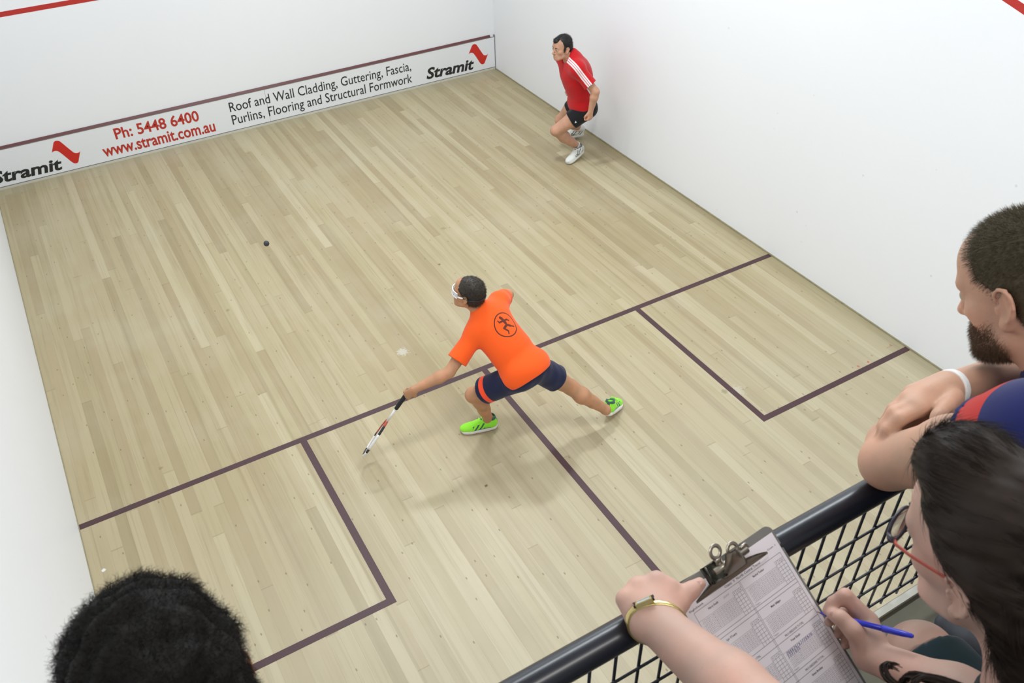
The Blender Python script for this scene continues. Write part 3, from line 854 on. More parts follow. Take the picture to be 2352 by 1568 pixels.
    # shorts with an orange band near the left hem
    def shorts(J, cutL, cutR, g0=.012, flare=.016):
        pr = [E((J['hpL'] + J['hpR']) / 2 + Rp[:, 2] * .02 - Rp[:, 1] * .012, np.array([.165, .122, .115]) + .006, Rp, .04)]
        for sd, ct in (('L', cutL), ('R', cutR)):
            hp_, kn = J['hp' + sd], J['kn' + sd]; d = unit(kn - hp_); e_ = hp_ + (kn - hp_) * ct
            pr += [G([C(hp_ - d * .02, e_ + d * .05, .098, .086 + flare, .03), PL(e_, d, .004)], .05), G([C(e_ - d * .02, e_ + d * .06, .078, .090, .01)], .003, 's')]
        return pr
    dL = unit(J['knL'] - J['hpL']); eL = np.linalg.norm(J['knL'] - J['hpL'])
    def sloc(V):
        a = (V - J['hpL']) @ dL / eL; b = np.linalg.norm(np.cross(V - J['hpL'], dL), axis=1); c = (V - J['hpL']) @ unit(J['hpR'] - J['hpL'])
        return np.stack([a, b, c], 1)
    def band(t, col):
        a, b, c = t.xyz(t.attr('loc').outputs['Vector'])
        m = t.math('MULTIPLY', t.step(a, .545, .555), t.math('SUBTRACT', 1.0, t.step(a, .645, .655)))
        m = t.math('MULTIPLY', m, t.math('LESS_THAN', b, .13))
        return t.mix(m, col, lin((255, 84, 50)))
    blob('shorts', shorts(J, .74, .56), .0055, fabric('navy_shorts', (32, 36, 66), band), root, 2, lambda V: wave_noise(V, 30, 21, 2) * .003, {'loc': sloc})
    def shoe_green(t, col):
        x, y, z = t.xyz(t.attr('loc').outputs['Vector'])
        collar = t.step(z, .096, .101); 
        heelstrip = t.math('MULTIPLY', t.math('LESS_THAN', y, .016), t.math('LESS_THAN', t.math('ABSOLUTE', x), .012))
        st = t.math('MULTIPLY', t.math('GREATER_THAN', t.math('SINE', t.math('MULTIPLY', t.math('MULTIPLY_ADD', z, .8, y), 190)), .25), t.math('MULTIPLY', t.math('GREATER_THAN', t.math('ABSOLUTE', x), .030), t.math('MULTIPLY', t.step(y, .10, .11), t.math('SUBTRACT', 1.0, t.step(y, .19, .2)))))
        line = t.math('MULTIPLY', t.math('LESS_THAN', t.math('ABSOLUTE', t.math('SUBTRACT', z, t.math('MULTIPLY_ADD', y, -.10, .045))), .004), t.math('GREATER_THAN', y, .06))
        m = t.math('MAXIMUM', t.math('MAXIMUM', collar, heelstrip), t.math('MAXIMUM', st, line))
        return t.mix(t.math('MULTIPLY', m, .92), col, lin((46, 72, 88)))
    mats = (fabric('neon_green_mesh', (150, 238, 62), shoe_green, .6), simple('white_rubber', (232, 228, 220), .5, var=.03), simple('green_laces', (176, 246, 90), .7))
    shoe(root, J['heelL'], J['toeL'], [0, 0, 1], mats, .30)
    shoe(root, J['heelR'], J['toeR'], unit([-.25, -.15, .55]), mats, .30)
    return J, Rhand, side, T, Rh
JO, RhO, sideO, TO, RO = build_orange()

# ------------------------------------------------------------------ racket in the orange player's left hand
def build_racket():
    butt = np.array([2.292, 3.642, .700]); tip = np.array([1.942, 3.795, .118]); d = unit(tip - butt); L = np.linalg.norm(tip - butt)
    view = unit(butt - CAM_POS); side = unit(np.cross(d, view)); fl = np.cross(d, side)       # face almost edge-on
    wd = unit(.10 * side + .995 * fl); nm = np.cross(d, wd)
    root = tag(empty('squash_racket', tuple(butt)), 'white, black and red squash racket held low in the orange player\'s hand', 'racket')
    P = lambda y, x, z=0.0: butt + d * y * L / .685 + wd * x + nm * z
    M_w = simple('racket_white', (236, 234, 232), .3); M_k = simple('racket_black', (40, 36, 38), .4); M_r = simple('racket_red', (176, 70, 48), .35); M_g = simple('grip_black', (34, 33, 38), .8); M_s = simple('strings', (214, 210, 200), .5)
    bm = bmesh.new(); add_tube(bm, [P(-.005, 0), P(.0, 0), P(.19, 0), P(.195, 0)], [.014, .0165, .0145, .011], 10); bm_obj('grip', bm, M_g, root, True)
    bm = bmesh.new(); add_tube(bm, [P(.19, 0), P(.26, 0), P(.33, 0)], [.010, .009, .009], 10); bm_obj('shaft', bm, M_w, root, True)
    cy, ry, rx = .505, .175, .105
    el = lambda a: P(cy - ry * math.cos(a), rx * math.sin(a) * (1 - .12 * math.cos(a)))
    seg_cols = [(0, .45, M_r), (.45, .95, M_k), (.95, 1.75, M_w), (1.75, 2.0, M_k), (2.0, 2.75, M_w), (2.75, 3.53, M_k), (3.53, 4.3, M_w), (4.3, 4.5, M_k), (4.5, 5.3, M_r), (5.3, 6.2832, M_r)]
    for a0, a1, m in seg_cols:
        bm = bmesh.new(); add_tube(bm, [el(a) for a in np.linspace(a0, a1, 8)], .0095, 8); bm_obj('frame', bm, m, root, True)
    bm = bmesh.new()
    for i in range(-5, 6):
        x = i * .017; h = ry * math.sqrt(max(0, 1 - (x / rx) ** 2)); add_tube(bm, [P(cy - h, x), P(cy + h, x)], .0009, 4, False)
    for i in range(-8, 9):
        y = i * .02; w = rx * math.sqrt(max(0, 1 - (y / ry) ** 2)); add_tube(bm, [P(cy + y, -w), P(cy + y, w)], .0009, 4, False)
    bm_obj('strings', bm, M_s, root, True)
    return root
build_racket()

# protective goggles worn by the orange player
def build_goggles():
    P = lambda x, y, z: TO + RO @ np.array([x, y, z])
    root = tag(empty('goggles', tuple(P(0, .1, 0))), 'white and black protective goggles worn by the player in orange', 'goggles')
    M_w = simple('goggle_white', (232, 232, 232), .3); M_k = simple('goggle_black', (30, 30, 34), .35)
    t = NT('goggle_lens'); t.base((.9, .92, .95, 1)); t.rough(.05); t.b.inputs['Transmission Weight'].default_value = .9; t.b.inputs['IOR'].default_value = 1.15
    pts = [P(.098 * math.sin(a) * .84, .018 + .098 * math.cos(a), .006 + .012 * 0) for a in np.linspace(-1.25, 1.25, 17)]
    up = RO[:, 2]
    bm = bmesh.new(); add_tube(bm, [p + up * .020 for p in pts], .0042, 8); add_tube(bm, [p - up * .018 for p in pts], .0042, 8); bm_obj('frame', bm, M_w, root, True)
    bm = bmesh.new(); A = [bm.verts.new(p + up * .019) for p in pts]; B = [bm.verts.new(p - up * .017) for p in pts]
    for i in range(len(pts) - 1): bm.faces.new((A[i], A[i + 1], B[i + 1], B[i]))
    bmesh.ops.solidify(bm, geom=bm.faces[:], thickness=.002)
    bm_obj('lens', bm, t.m, root, True)
    for sx in (-1, 1):
        bm = bmesh.new(); add_tube(bm, [P(sx * .080, .048, .004), P(sx * .084, .03, .006), P(sx * .086, .005, .010)], [.005, .006, .0045], 8); bm_obj('temple', bm, M_k if sx > 0 else M_w, root, True)
    bm = bmesh.new(); add_tube(bm, [P(.088 * math.sin(a), -.016 + .106 * -math.cos(a), -.004 + .012) for a in np.linspace(-1.5, 1.5, 15)], .005, 8); bm_obj('strap', bm, M_k, root, True)
build_goggles()

# ------------------------------------------------------------------ player in red, at the front right
def build_red():
    J = dict(pel=[5.915, 6.885, .680], hpL=[5.905, 6.785, .650], hpR=[5.920, 6.975, .660], C7=[5.752, 6.893, 1.250], shL=[5.720, 6.725, 1.180], shR=[5.770, 7.090, 1.195],
             elL=[5.850, 6.560, .955], wrL=[5.815, 6.585, .735], elR=[6.03, 7.10, 1.03], wrR=[5.93, 7.16, .79],
             knL=[5.600, 6.930, .425], anL=[5.945, 6.980, .115], knR=[5.815, 7.170, .400], anR=[6.190, 7.320, .150],
             heelL=[5.995, 6.955, .055], toeL=[5.715, 6.862, .0], heelR=[6.255, 7.305, .045], toeR=[6.02, 7.45, .0])
    J = {k: np.array(v, float) for k, v in J.items()}
    J['ftL'] = unit([-.15, 0, 1]); J['ftR'] = unit([-.1, .05, .98]); J['toeL'] = J['heelL'] + unit(J['toeL'] - J['heelL']) * .28; J['toeR'] = J['heelR'] + unit(J['toeR'] - J['heelR']) * .28
    J['toeR'][2] = max(J['toeR'][2], -.002)
    J['bkL'] = unit([.6, .0, -.6]); J['bkR'] = unit([.5, 0, -.3])
    root = tag(empty('person', (5.85, 6.95, 0)), 'person in a red t-shirt and black shorts crouched by the right wall, empty handed', 'person')
    T = np.array([5.643, 6.905, 1.357]); Rh = frame_from([-.995, -.06, -.02], [0, 0, 1])
    body = head_prims(T, Rh, 1.02, neck_to=J['C7'] + np.array([-.015, 0, -.01]), nr=(.062, .068)) + torso_prims(J, 1.03) + limb_prims(J, 1.03, build=1.04)
    hy = unit([-.05, .0, -1.0]); body += hand_prims(J['wrL'], frame_from(hy, unit([.15, -1, 0])), (70, 80, 50), side=1, s=1.05)
    body += hand_prims(J['wrR'], frame_from(unit([-.3, .1, -.9]), unit([0, 1, 0])), (70, 80, 50), side=-1)
    blob('body', body, .0058, M_skinB, root)
    eyes_and_brows(root, T, Rh, 1.02, M_hairblack)
    P = lambda x, y, z: T + Rh @ np.array([x, y, z])
    hp = [E(P(0, -.016, .050), (.080, .099, .084), Rh, .01), E(P(0, -.05, -.005), (.074, .066, .066), Rh, .03), C(P(-.072, .016, .02), P(-.069, .022, -.025), .010, .006, .01), C(P(.072, .016, .02), P(.069, .022, -.025), .010, .006, .01),
          E(P(0, .070, .088), (.036, .034, .030), Rh, .012), E(P(0, .112, -.016), (.11, .066, .076), Rh, .012, 's'), E(P(-.056, .078, .066), (.024, .046, .034), Rh, .010, 's'), E(P(.056, .078, .066), (.024, .046, .034), Rh, .010, 's'), E(P(-.088, -.012, -.02), (.018, .024, .036), Rh, .004, 's'), E(P(.088, -.012, -.02), (.018, .024, .036), Rh, .004, 's'), PL(P(0, 0, -.062), -Rh[:, 2])]
    V, Q = sdf_surface(hp, .004, 1); V = V + vnormals(V, Q) * (wave_noise(V, 90, 3) * .0022)[:, None]
    p, n = scatter(V, Q, 4000, 5); S = strands(p - n * .002, n * .6 + Rh @ np.array([0, -.3, .2]), .014, .0008, 3, seed=6)
    Vj, Fj = join_geo([(V, Q), S]); raw_mesh('hair', Vj, Fj, M_hairblack, root)
    Rt, Rp = torso_axes(J); fw = Rt[:, 1]; up = Rt[:, 2]
    sh = torso_prims(J, 1.03, .022, .055)
    sh += [E(J['pel'] + up * .36 - fw * .03, (.16, .145, .19), Rt, .09)]
    sh += [E((J['hpL'] + J['hpR']) / 2 + Rp[:, 2] * .05 + Rp[:, 1] * .01, (.175, .140, .13), Rp, .05), C(J['C7'] - up * .02, J['C7'] + unit(T - J['C7']) * .02 - fw * .005, .078, .070, .03)]
    sh += [PL((J['hpL'] + J['hpR']) / 2 + up * .02, -unit(up), .006)]
    def sleeve(a, b, t, r0, r1):
        e_ = a + (b - a) * t; d = unit(b - a)
        return [G([C(a, e_ + d * .05, r0, r1, .02), PL(e_, d, .003)], .035), G([C(e_ - d * .02, e_ + d * .06, r1 - .012, r1 - .006, .01)], .003, 's')]
    sh += sleeve(J['shL'], J['elL'], .72, .066, .080) + sleeve(J['shR'], J['elR'], .74, .066, .078)
    sh += [E(P(0, .036, -.110), (.072, .086, .080), Rh, .006, 's')]
    # stripes run from the neck over the left shoulder to the sleeve hem
    a0 = J['C7'] + fw * .045 + up * .01; a1 = J['shL'] + up * .05 + fw * .035; a2 = J['elL']
    dl = unit(a2 - J['shL']); sx = unit(np.cross(dl, J['shL'] - J['shR']))
    if sx @ fw < 0: sx = -sx
    def loc(V):
        d = V - J['shL']
        return np.stack([d @ sx, d @ unit(J['shL'] - J['shR']), d @ fw], 1)
    def stripes(t, col):
        u, v, w = t.xyz(t.attr('loc').outputs['Vector'])
        m = None
        for c in (-.006, .014, .034):
            k = t.math('SUBTRACT', 1.0, t.step(t.math('ABSOLUTE', t.math('SUBTRACT', u, c)), .0065, .0085)); m = k if m is None else t.math('MAXIMUM', m, k)
        m = t.math('MULTIPLY', m, t.math('GREATER_THAN', v, -.105))
        return t.mix(t.math('MULTIPLY', m, .95), col, lin((235, 228, 230)))
    wr = lambda V: wave_noise(V @ np.stack([Rt[:, 0] * .6, fw * .6, up], 1), 24, 31, 2) * .004
    blob('shirt', sh, .0055, fabric('red_jersey', (196, 28, 34), stripes, .75), root, 2, wr, {'loc': loc})
    pr = [E((J['hpL'] + J['hpR']) / 2 + Rp[:, 2] * .015 - Rp[:, 1] * .012, np.array([.168, .124, .115]) * 1.03 + .006, Rp, .04)]
    for sd, ct in (('L', .50), ('R', .36)):
        hp_, kn = J['hp' + sd], J['kn' + sd]; d = unit(kn - hp_); e_ = hp_ + (kn - hp_) * ct
        pr += [G([C(hp_ - d * .02, e_ + d * .05, .102, .104, .03), PL(e_, d, .004)], .05), G([C(e_ - d * .02, e_ + d * .06, .088, .094, .01)], .003, 's')]
    dL = unit(J['knL'] - J['hpL'])
    blob('shorts', pr, .0055, fabric('black_shorts', (30, 30, 33)), root, 2, lambda V: wave_noise(V, 30, 22, 2) * .003)
    lg = J['hpL'] + dL * .16; out = unit(np.cross(dL, [0, 0, 1.0])); out = out if out @ np.array([0, -1, 0]) > 0 else -out
    c0 = lg + out * .108; bm = bmesh.new(); add_tube(bm, [c0 - dL * .012 + np.array([-.012, 0, .012]), c0, c0 + dL * .012 + np.array([.0, 0, .004]), c0 + np.array([.018, 0, -.004])], [.003, .007, .006, .002], 8); bm_obj('emblem', bm, M_w2, root, True)
    def shoe_white(t, col):
        x, y, z = t.xyz(t.attr('loc').outputs['Vector'])
        side = t.math('GREATER_THAN', t.math('ABSOLUTE', x), .024)
        m = None
        for a, b in (((.075, .090), (.135, .030)), ((.110, .085), (.165, .028)), ((.150, .060), (.085, .028)), ((.175, .055), (.120, .026)), ((.02, .090), (.07, .05)), ((.01, .07), (.055, .035))):
            k = seg_mask(t, y, z, a, b, .0045); m = k if m is None else t.math('MAXIMUM', m, k)
        m = t.math('MAXIMUM', t.math('MULTIPLY', m, side), t.step(z, .097, .102))
        return t.mix(t.math('MULTIPLY', m, .85), col, lin((60, 66, 62)))
    mats = (fabric('white_shoe', (226, 228, 222), shoe_white, .6), simple('white_sole', (220, 220, 214), .55, var=.05), simple('white_laces', (232, 232, 228), .7))
    M_sock = fabric('white_sock', (232, 232, 234))
    for sd in 'LR':
        shoe(root, J['heel' + sd], J['toe' + sd], J['ft' + sd], mats, .30)
        d = unit(J['kn' + sd] - J['an' + sd]); a = J['an' + sd]
        blob('sock', [G([C(a - d * .05, a + d * .12, .043, .050, .01), PL(a + d * .055, d, .003)], .002)], .005, M_sock, root)
M_w2 = simple('white_print', (225, 225, 228), .6)
build_red()

# ================================================================== spectators on the gallery
def bone_to(Pp, u, v, length, sign=-1):
    """end of a limb of that length from Pp on the line of sight through a survey pixel (sign -1: the nearer of the two)"""
    d = CAM_R.T @ np.array([(u - 1176) / FOCAL_PX, (v - 784) / FOCAL_PX, 1.0]); w = CAM_POS - Pp
    a, b, c = d @ d, 2 * d @ w, w @ w - length ** 2; D = max(0.0, b * b - 4 * a * c)
    return CAM_POS + d * (-b + sign * math.sqrt(D)) / (2 * a)

def ring(bm, c, ax, r, width, thick, flat=1.0, fdir=None, seg=40, a0=0.0, a1=2 * math.pi):
    """flat band round a wrist"""
    ax = unit(ax); u = unit(np.cross(ax, [0, 0, 1.0])) if fdir is None else unit(fdir - ax * (fdir @ ax)); v = np.cross(ax, u)
    full = abs(a1 - a0 - 2 * math.pi) < 1e-6; n = seg if full else seg + 1; R_ = []
    for i in range(n):
        a = a0 + (a1 - a0) * i / seg; d = math.cos(a) * u * flat + math.sin(a) * v; o = unit(d)
        R_.append([bm.verts.new(c + d * r + o * t + ax * w) for t, w in ((0, -width / 2), (thick, -width / 2 * .8), (thick, width / 2 * .8), (0, width / 2))])
    for i in range(n if full else n - 1):
        A, B = R_[i], R_[(i + 1) % n]
        for k in range(4): bm.faces.new((A[k], A[(k + 1) % 4], B[(k + 1) % 4], B[k]))
    if not full: bm.faces.new(R_[0]); bm.faces.new(R_[-1][::-1])
    bmesh.ops.recalc_face_normals(bm, faces=bm.faces)

def flow_dirs(N, d):
    t = d - N * (N * d).sum(1, keepdims=True); return t / (np.linalg.norm(t, axis=1, keepdims=True) + 1e-9)

def gallery_shoes(root, J):
    mats = (simple('dark_sneaker', (50, 52, 58), .7), simple('pale_sole', (196, 194, 188), .6), simple('dark_laces', (36, 36, 40), .8))
    for sd in 'LR':
        d = unit((J['toe' + sd] - J['an' + sd]) * np.array([1, 1, 0])); heel = J['an' + sd] * np.array([1, 1, 0]) - d * .055 + np.array([0, 0, 3.0895])
        shoe(root, heel, heel + d * .27, [0, 0, 1], mats, .27, h=.006)

def seat_body(J, s, skip_arms=True):
    """trunk and legs of somebody sitting on the gallery step"""
    pr = torso_prims(J, s)
    for sd in 'LR':
        hp_, kn, an = J['hp' + sd], J['kn' + sd], J['an' + sd]
        pr += [C(hp_, kn, .082 * s, .058 * s, .03), C(kn, kn + (an - kn) * .4, .054 * s, .055 * s, .02), C(kn + (an - kn) * .4, an, .055 * s, .038 * s, .02), C(an, J['toe' + sd], .036 * s, .026 * s, .02)]
    return pr

# ------------------------------------------------------------------ man leaning on the rail at the right
def build_man():
    T = np.array([2.030, .027, 3.918]); Rh = frame_from([-.06, .844, -.536], [.0, .536, .844])
    P = lambda x, y, z: T + Rh @ np.array([x, y, z])
    el = at(2040, 1062, 1.47); shL = bone_to(el, 2376, 1012, .315)
    wrR = at(2180, 893, 1.485); elR = np.array([2.235, .012, 3.668])
    J = dict(pel=np.array([2.10, -.52, 3.50]), C7=P(0, -.075, -.165), shL=shL, shR=np.array([2.265, -.13, 3.76]), hpL=np.array([2.01, -.53, 3.465]), hpR=np.array([2.19, -.53, 3.465]),
             knL=np.array([2.04, -.20, 3.45]), knR=np.array([2.28, -.18, 3.45]), anL=np.array([2.05, -.29, 3.17]), anR=np.array([2.29, -.27, 3.17]), toeL=np.array([2.04, -.17, 3.125]), toeR=np.array([2.30, -.15, 3.125]))
    root = tag(empty('person', (2.1, -.5, 3.09)), 'bearded person in navy and red shirt leaning crossed arms on the rail', 'person')
    body = head_prims(T, Rh, 1.0, neck_to=J['C7'] + np.array([0, .01, -.02]), nr=(.062, .070)) + seat_body(J, 1.0)
    # left arm: shoulder, elbow on the rail, forearm folded away behind the right hand
    m = el + (shL - el) * .5; f0 = at(2052, 1022, 1.495); f1 = at(2108, 975, 1.505); f2 = at(2225, 930, 1.56); wL = at(2335, 885, 1.62)
    body += [C(shL, m, .058, .055, .02), C(m, el, .055, .044, .02), E(el, .043, None, .02), C(el, f0, .042, .042, .008), C(f0, f1, .044, .046, .012), C(f1, f2, .046, .034, .012), C(f2, wL, .034, .028, .012)]
    body += [C(wL, at(2400, 850, 1.66), .03, .028, .012)]
    # right arm, forearm from the right, hand over the left elbow
    body += [C(J['shR'], elR, .056, .046, .02), C(elR, elR + (wrR - elR) * .35, .044, .045, .015), C(elR + (wrR - elR) * .35, wrR, .045, .0285, .015)]
    W = lambda *a: [at(*q) for q in a]
    body += chain(W((2180, 893, 1.485), (2130, 912, 1.462)), (.0285, .026), .01, (unit(wrR - CAM_POS), .8))
    mc = W((2112, 940, 1.440), (2094, 928, 1.450), (2086, 915, 1.467), (2094, 902, 1.488))
    st = W((2165, 915, 1.470), (2165, 903, 1.478), (2165, 893, 1.486), (2165, 884, 1.495))
    for a, b in zip(st, mc): body.append(C(a, b, .019, .0145, .014))
    fl = [((2112, 940, 1.440), (2066, 962, 1.430), (2040, 988, 1.437), (2029, 1010, 1.452)), ((2094, 928, 1.450), (2055, 948, 1.443), (2033, 978, 1.452), (2023, 1004, 1.470)),
          ((2086, 915, 1.467), (2053, 941, 1.468), (2033, 972, 1.480), (2022, 1000, 1.50)), ((2094, 902, 1.488), (2063, 928, 1.495), (2043, 958, 1.512), (2032, 985, 1.53))]
    for f, r in zip(fl, (.0125, .0125, .012, .0105)): body += chain(W(*f), (r * 1.05, r, r * .93, r * .8), .005)
    body += chain(W((2188, 916, 1.455), (2172, 940, 1.425), (2157, 957, 1.404), (2150, 966, 1.400)), (.019, .0155, .013, .0105), .006)
    V, Q = sdf_surface(body, .0036, 2)
    raw_mesh('body', V, Q, M_skinC, root)
    bm = bmesh.new(); bmesh.ops.create_uvsphere(bm, u_segments=12, v_segments=8, radius=1.0)
    nc = at(2154, 966, 1.3905); na = unit(at(2152, 969, 1.42) - at(2170, 945, 1.42)); Fn = frame_from(na, CAM_POS - nc)
    for v in bm.verts: v.co = Vector(nc + Fn @ np.array([v.co.x * .0055, v.co.y * .0068, v.co.z * .0016]))
    bm_obj('thumbnail', bm, simple('nail', (216, 176, 156), .3), root, True)
    eyes_and_brows(root, T, Rh, 1.0, M_hairman)
    # cropped hair
    hp = [E(P(0, -.014, .047), (.0785, .099, .0835), Rh, .01), E(P(0, -.045, -.01), (.074, .068, .07), Rh, .03), E(P(0, .125, -.030), (.12, .075, .090), Rh, .012, 's'), E(P(-.066, .078, .046), (.020, .030, .034), Rh, .012, 's'), E(P(.066, .078, .046), (.020, .030, .034), Rh, .012, 's'),
          E(P(-.086, -.004, -.022), (.024, .026, .050), Rh, .006, 's'), E(P(.086, -.004, -.022), (.024, .026, .050), Rh, .006, 's'), PL(P(0, -.05, -.075), -(Rh[:, 2] * .9 + Rh[:, 1] * -.3))]
    V, Q = sdf_surface(hp, .003, 1)
    p, n = scatter(V, Q, 26000, 8); d = n * .75 + flow_dirs(n, np.tile(Rh @ np.array([0, .6, -.5]), (len(n), 1))) * .6
    top = np.clip(((p - T) @ Rh[:, 2] - .02) / .08, 0, 1); back = ((p - T) @ Rh[:, 1])
    S = strands(p - n * .0015, d, .007 + .008 * top, .00042, 2, seed=9, jitter=.25)
    Vj, Fj = join_geo([(V, Q), S]); raw_mesh('hair', Vj, Fj, M_hairman, root)
    # stubble beard along jaw and chin, thicker towards the chin
    bd = [E(P(0, .045, -.078), (.0458, .0458, .0348), Rh, .025), E(P(0, .078, -.098), (.0218, .0188, .0178), Rh, .022), E(P(0, .03, -.045), (.0568, .0568, .0608), Rh, .03), E(P(0, .028, .0), (.0618, .0668, .0748), Rh, .03),
          C(P(-.050, .018, -.07), P(-.03, .070, -.092), .0168, .0148, .02), C(P(.050, .018, -.07), P(.03, .070, -.092), .0168, .0148, .02), E(P(0, .084, -.064), (.031, .015, .021), Rh, .015)]
    V, Q = sdf_surface(bd, .003, 1)
    def beard_mask(p):
        q = (p - T) @ Rh; x, y, z = np.abs(q[:, 0]), q[:, 1], q[:, 2]
        edge = np.where(y < .055, -.012 - .55 * (y - .01), -.038)                  # cheek line from sideburn to mouth corner
        m = np.clip((edge - z) / .022, 0, 1) * (y > .004)
        strip = (y > .006) & (y < .026) & (z < .035) & (z > -.05) & (x > .045)      # sideburn
        lips = (x < .020) & (y > .09) & (z > -.078) & (z < -.052)
        under = np.clip((z + .125) / .02, 0, 1)
        return np.maximum(m, strip * .30) * ~lips * under + 1e-6
    p, n = scatter(V, Q, 17000, 12, beard_mask); lo = np.clip((-.03 - (p - T) @ Rh[:, 2]) / .07, 0, 1)
    d = n * .5 + np.tile(Rh @ np.array([0, .12, -.6]), (len(n), 1))
    Vj, Fj = strands(p - n * .0025, d, .0055 + .0085 * lo, .00025, 2, seed=13, jitter=.3)
    raw_mesh('beard', Vj, Fj, M_beard, root)
    # shirt with navy and red bands
    Rt, Rp = torso_axes(J); fw = Rt[:, 1]; up = Rt[:, 2]
    sh = torso_prims(J, 1.0, .016, .055) + [E((J['hpL'] + J['hpR']) / 2 + Rp[:, 2] * .05, (.185, .145, .13), Rp, .05)]
    da = unit(el - shL); tl = np.linalg.norm(el - shL); e_ = shL + da * tl * .27
    sh += [G([C(shL, e_ + da * .05, .070, .076, .02), PL(e_, da, .003)], .03), G([C(e_ - da * .02, e_ + da * .06, .066, .072, .01)], .003, 's')]
    dr = unit(elR - J['shR']); er = J['shR'] + (elR - J['shR']) * .6
    sh += [G([C(J['shR'], er + dr * .05, .068, .076, .02), PL(er, dr, .003)], .03)]
    sh += [C(J['C7'] - up * .02, P(0, -.05, -.12), .078, .074, .03), E(P(0, .0, -.085), (.068, .072, .05), Rh, .008, 's')]
    loc = lambda V: np.stack([(V - shL) @ da, np.linalg.norm(np.cross(V - shL, da), axis=1), (V - shL) @ up], 1)
    def bands(t, col):
        a, b, c = t.xyz(t.attr('loc').outputs['Vector'])
        m = None
        for lo, hi in ((.012, .070), (-.20, -.10), (-.42, -.31)):
            k = t.math('MULTIPLY', t.step(a, lo - .0015, lo + .0015), t.math('SUBTRACT', 1.0, t.step(a, hi - .0015, hi + .0015))); m = k if m is None else t.math('MAXIMUM', m, k)
        w = t.noise(t.obj(), 700, 2)
        return t.mix(t.math('MULTIPLY', w, .2), t.mix(m, col, lin((196, 46, 36))), lin((30, 30, 60)))
    blob('shirt', sh, .0055, fabric('rugby_knit', (26, 34, 92), bands, .85), root, 2, lambda V: wave_noise(V, 24, 41, 2) * .004, {'loc': loc})
    blob('trousers', [E((J['hpL'] + J['hpR']) / 2, (.185, .14, .09), Rp, .04)] + [C(J['hp' + s_], J['kn' + s_] , .094, .072, .04) for s_ in 'LR'] + [C(J['kn' + s_], J['an' + s_], .070, .056, .03) for s_ in 'LR'], .009, fabric('dark_trousers', (52, 54, 62)), root)
    gallery_shoes(root, J)
    # white wristband, a thing of its own
    fa = unit(elR - wrR); c = wrR + fa * .006
    wb = [C(elR + (wrR - elR) * .35, wrR, .0476, .0311, .015), *chain(W((2180, 893, 1.485), (2130, 912, 1.462)), (.0311, .0286), .01, (unit(wrR - CAM_POS), .8)), PL(c + fa * .0065, fa, .0015), PL(c - fa * .0065, -fa, .0015)]
    wv, wq = sdf_surface(wb, .0017, 1)
    tag(raw_mesh('wristband', wv, wq, simple('white_silicone', (238, 238, 236), .45, var=.02), None), 'white rubber wristband on the bearded spectator\'s wrist', 'wristband')
M_hairman = simple('hair_olive_brown', (88, 79, 60), .6, var=.35, scale=90, spec=.3)
M_beard = simple('beard_brown', (98, 76, 56), .6, var=.3, scale=90, spec=.3)
build_man()

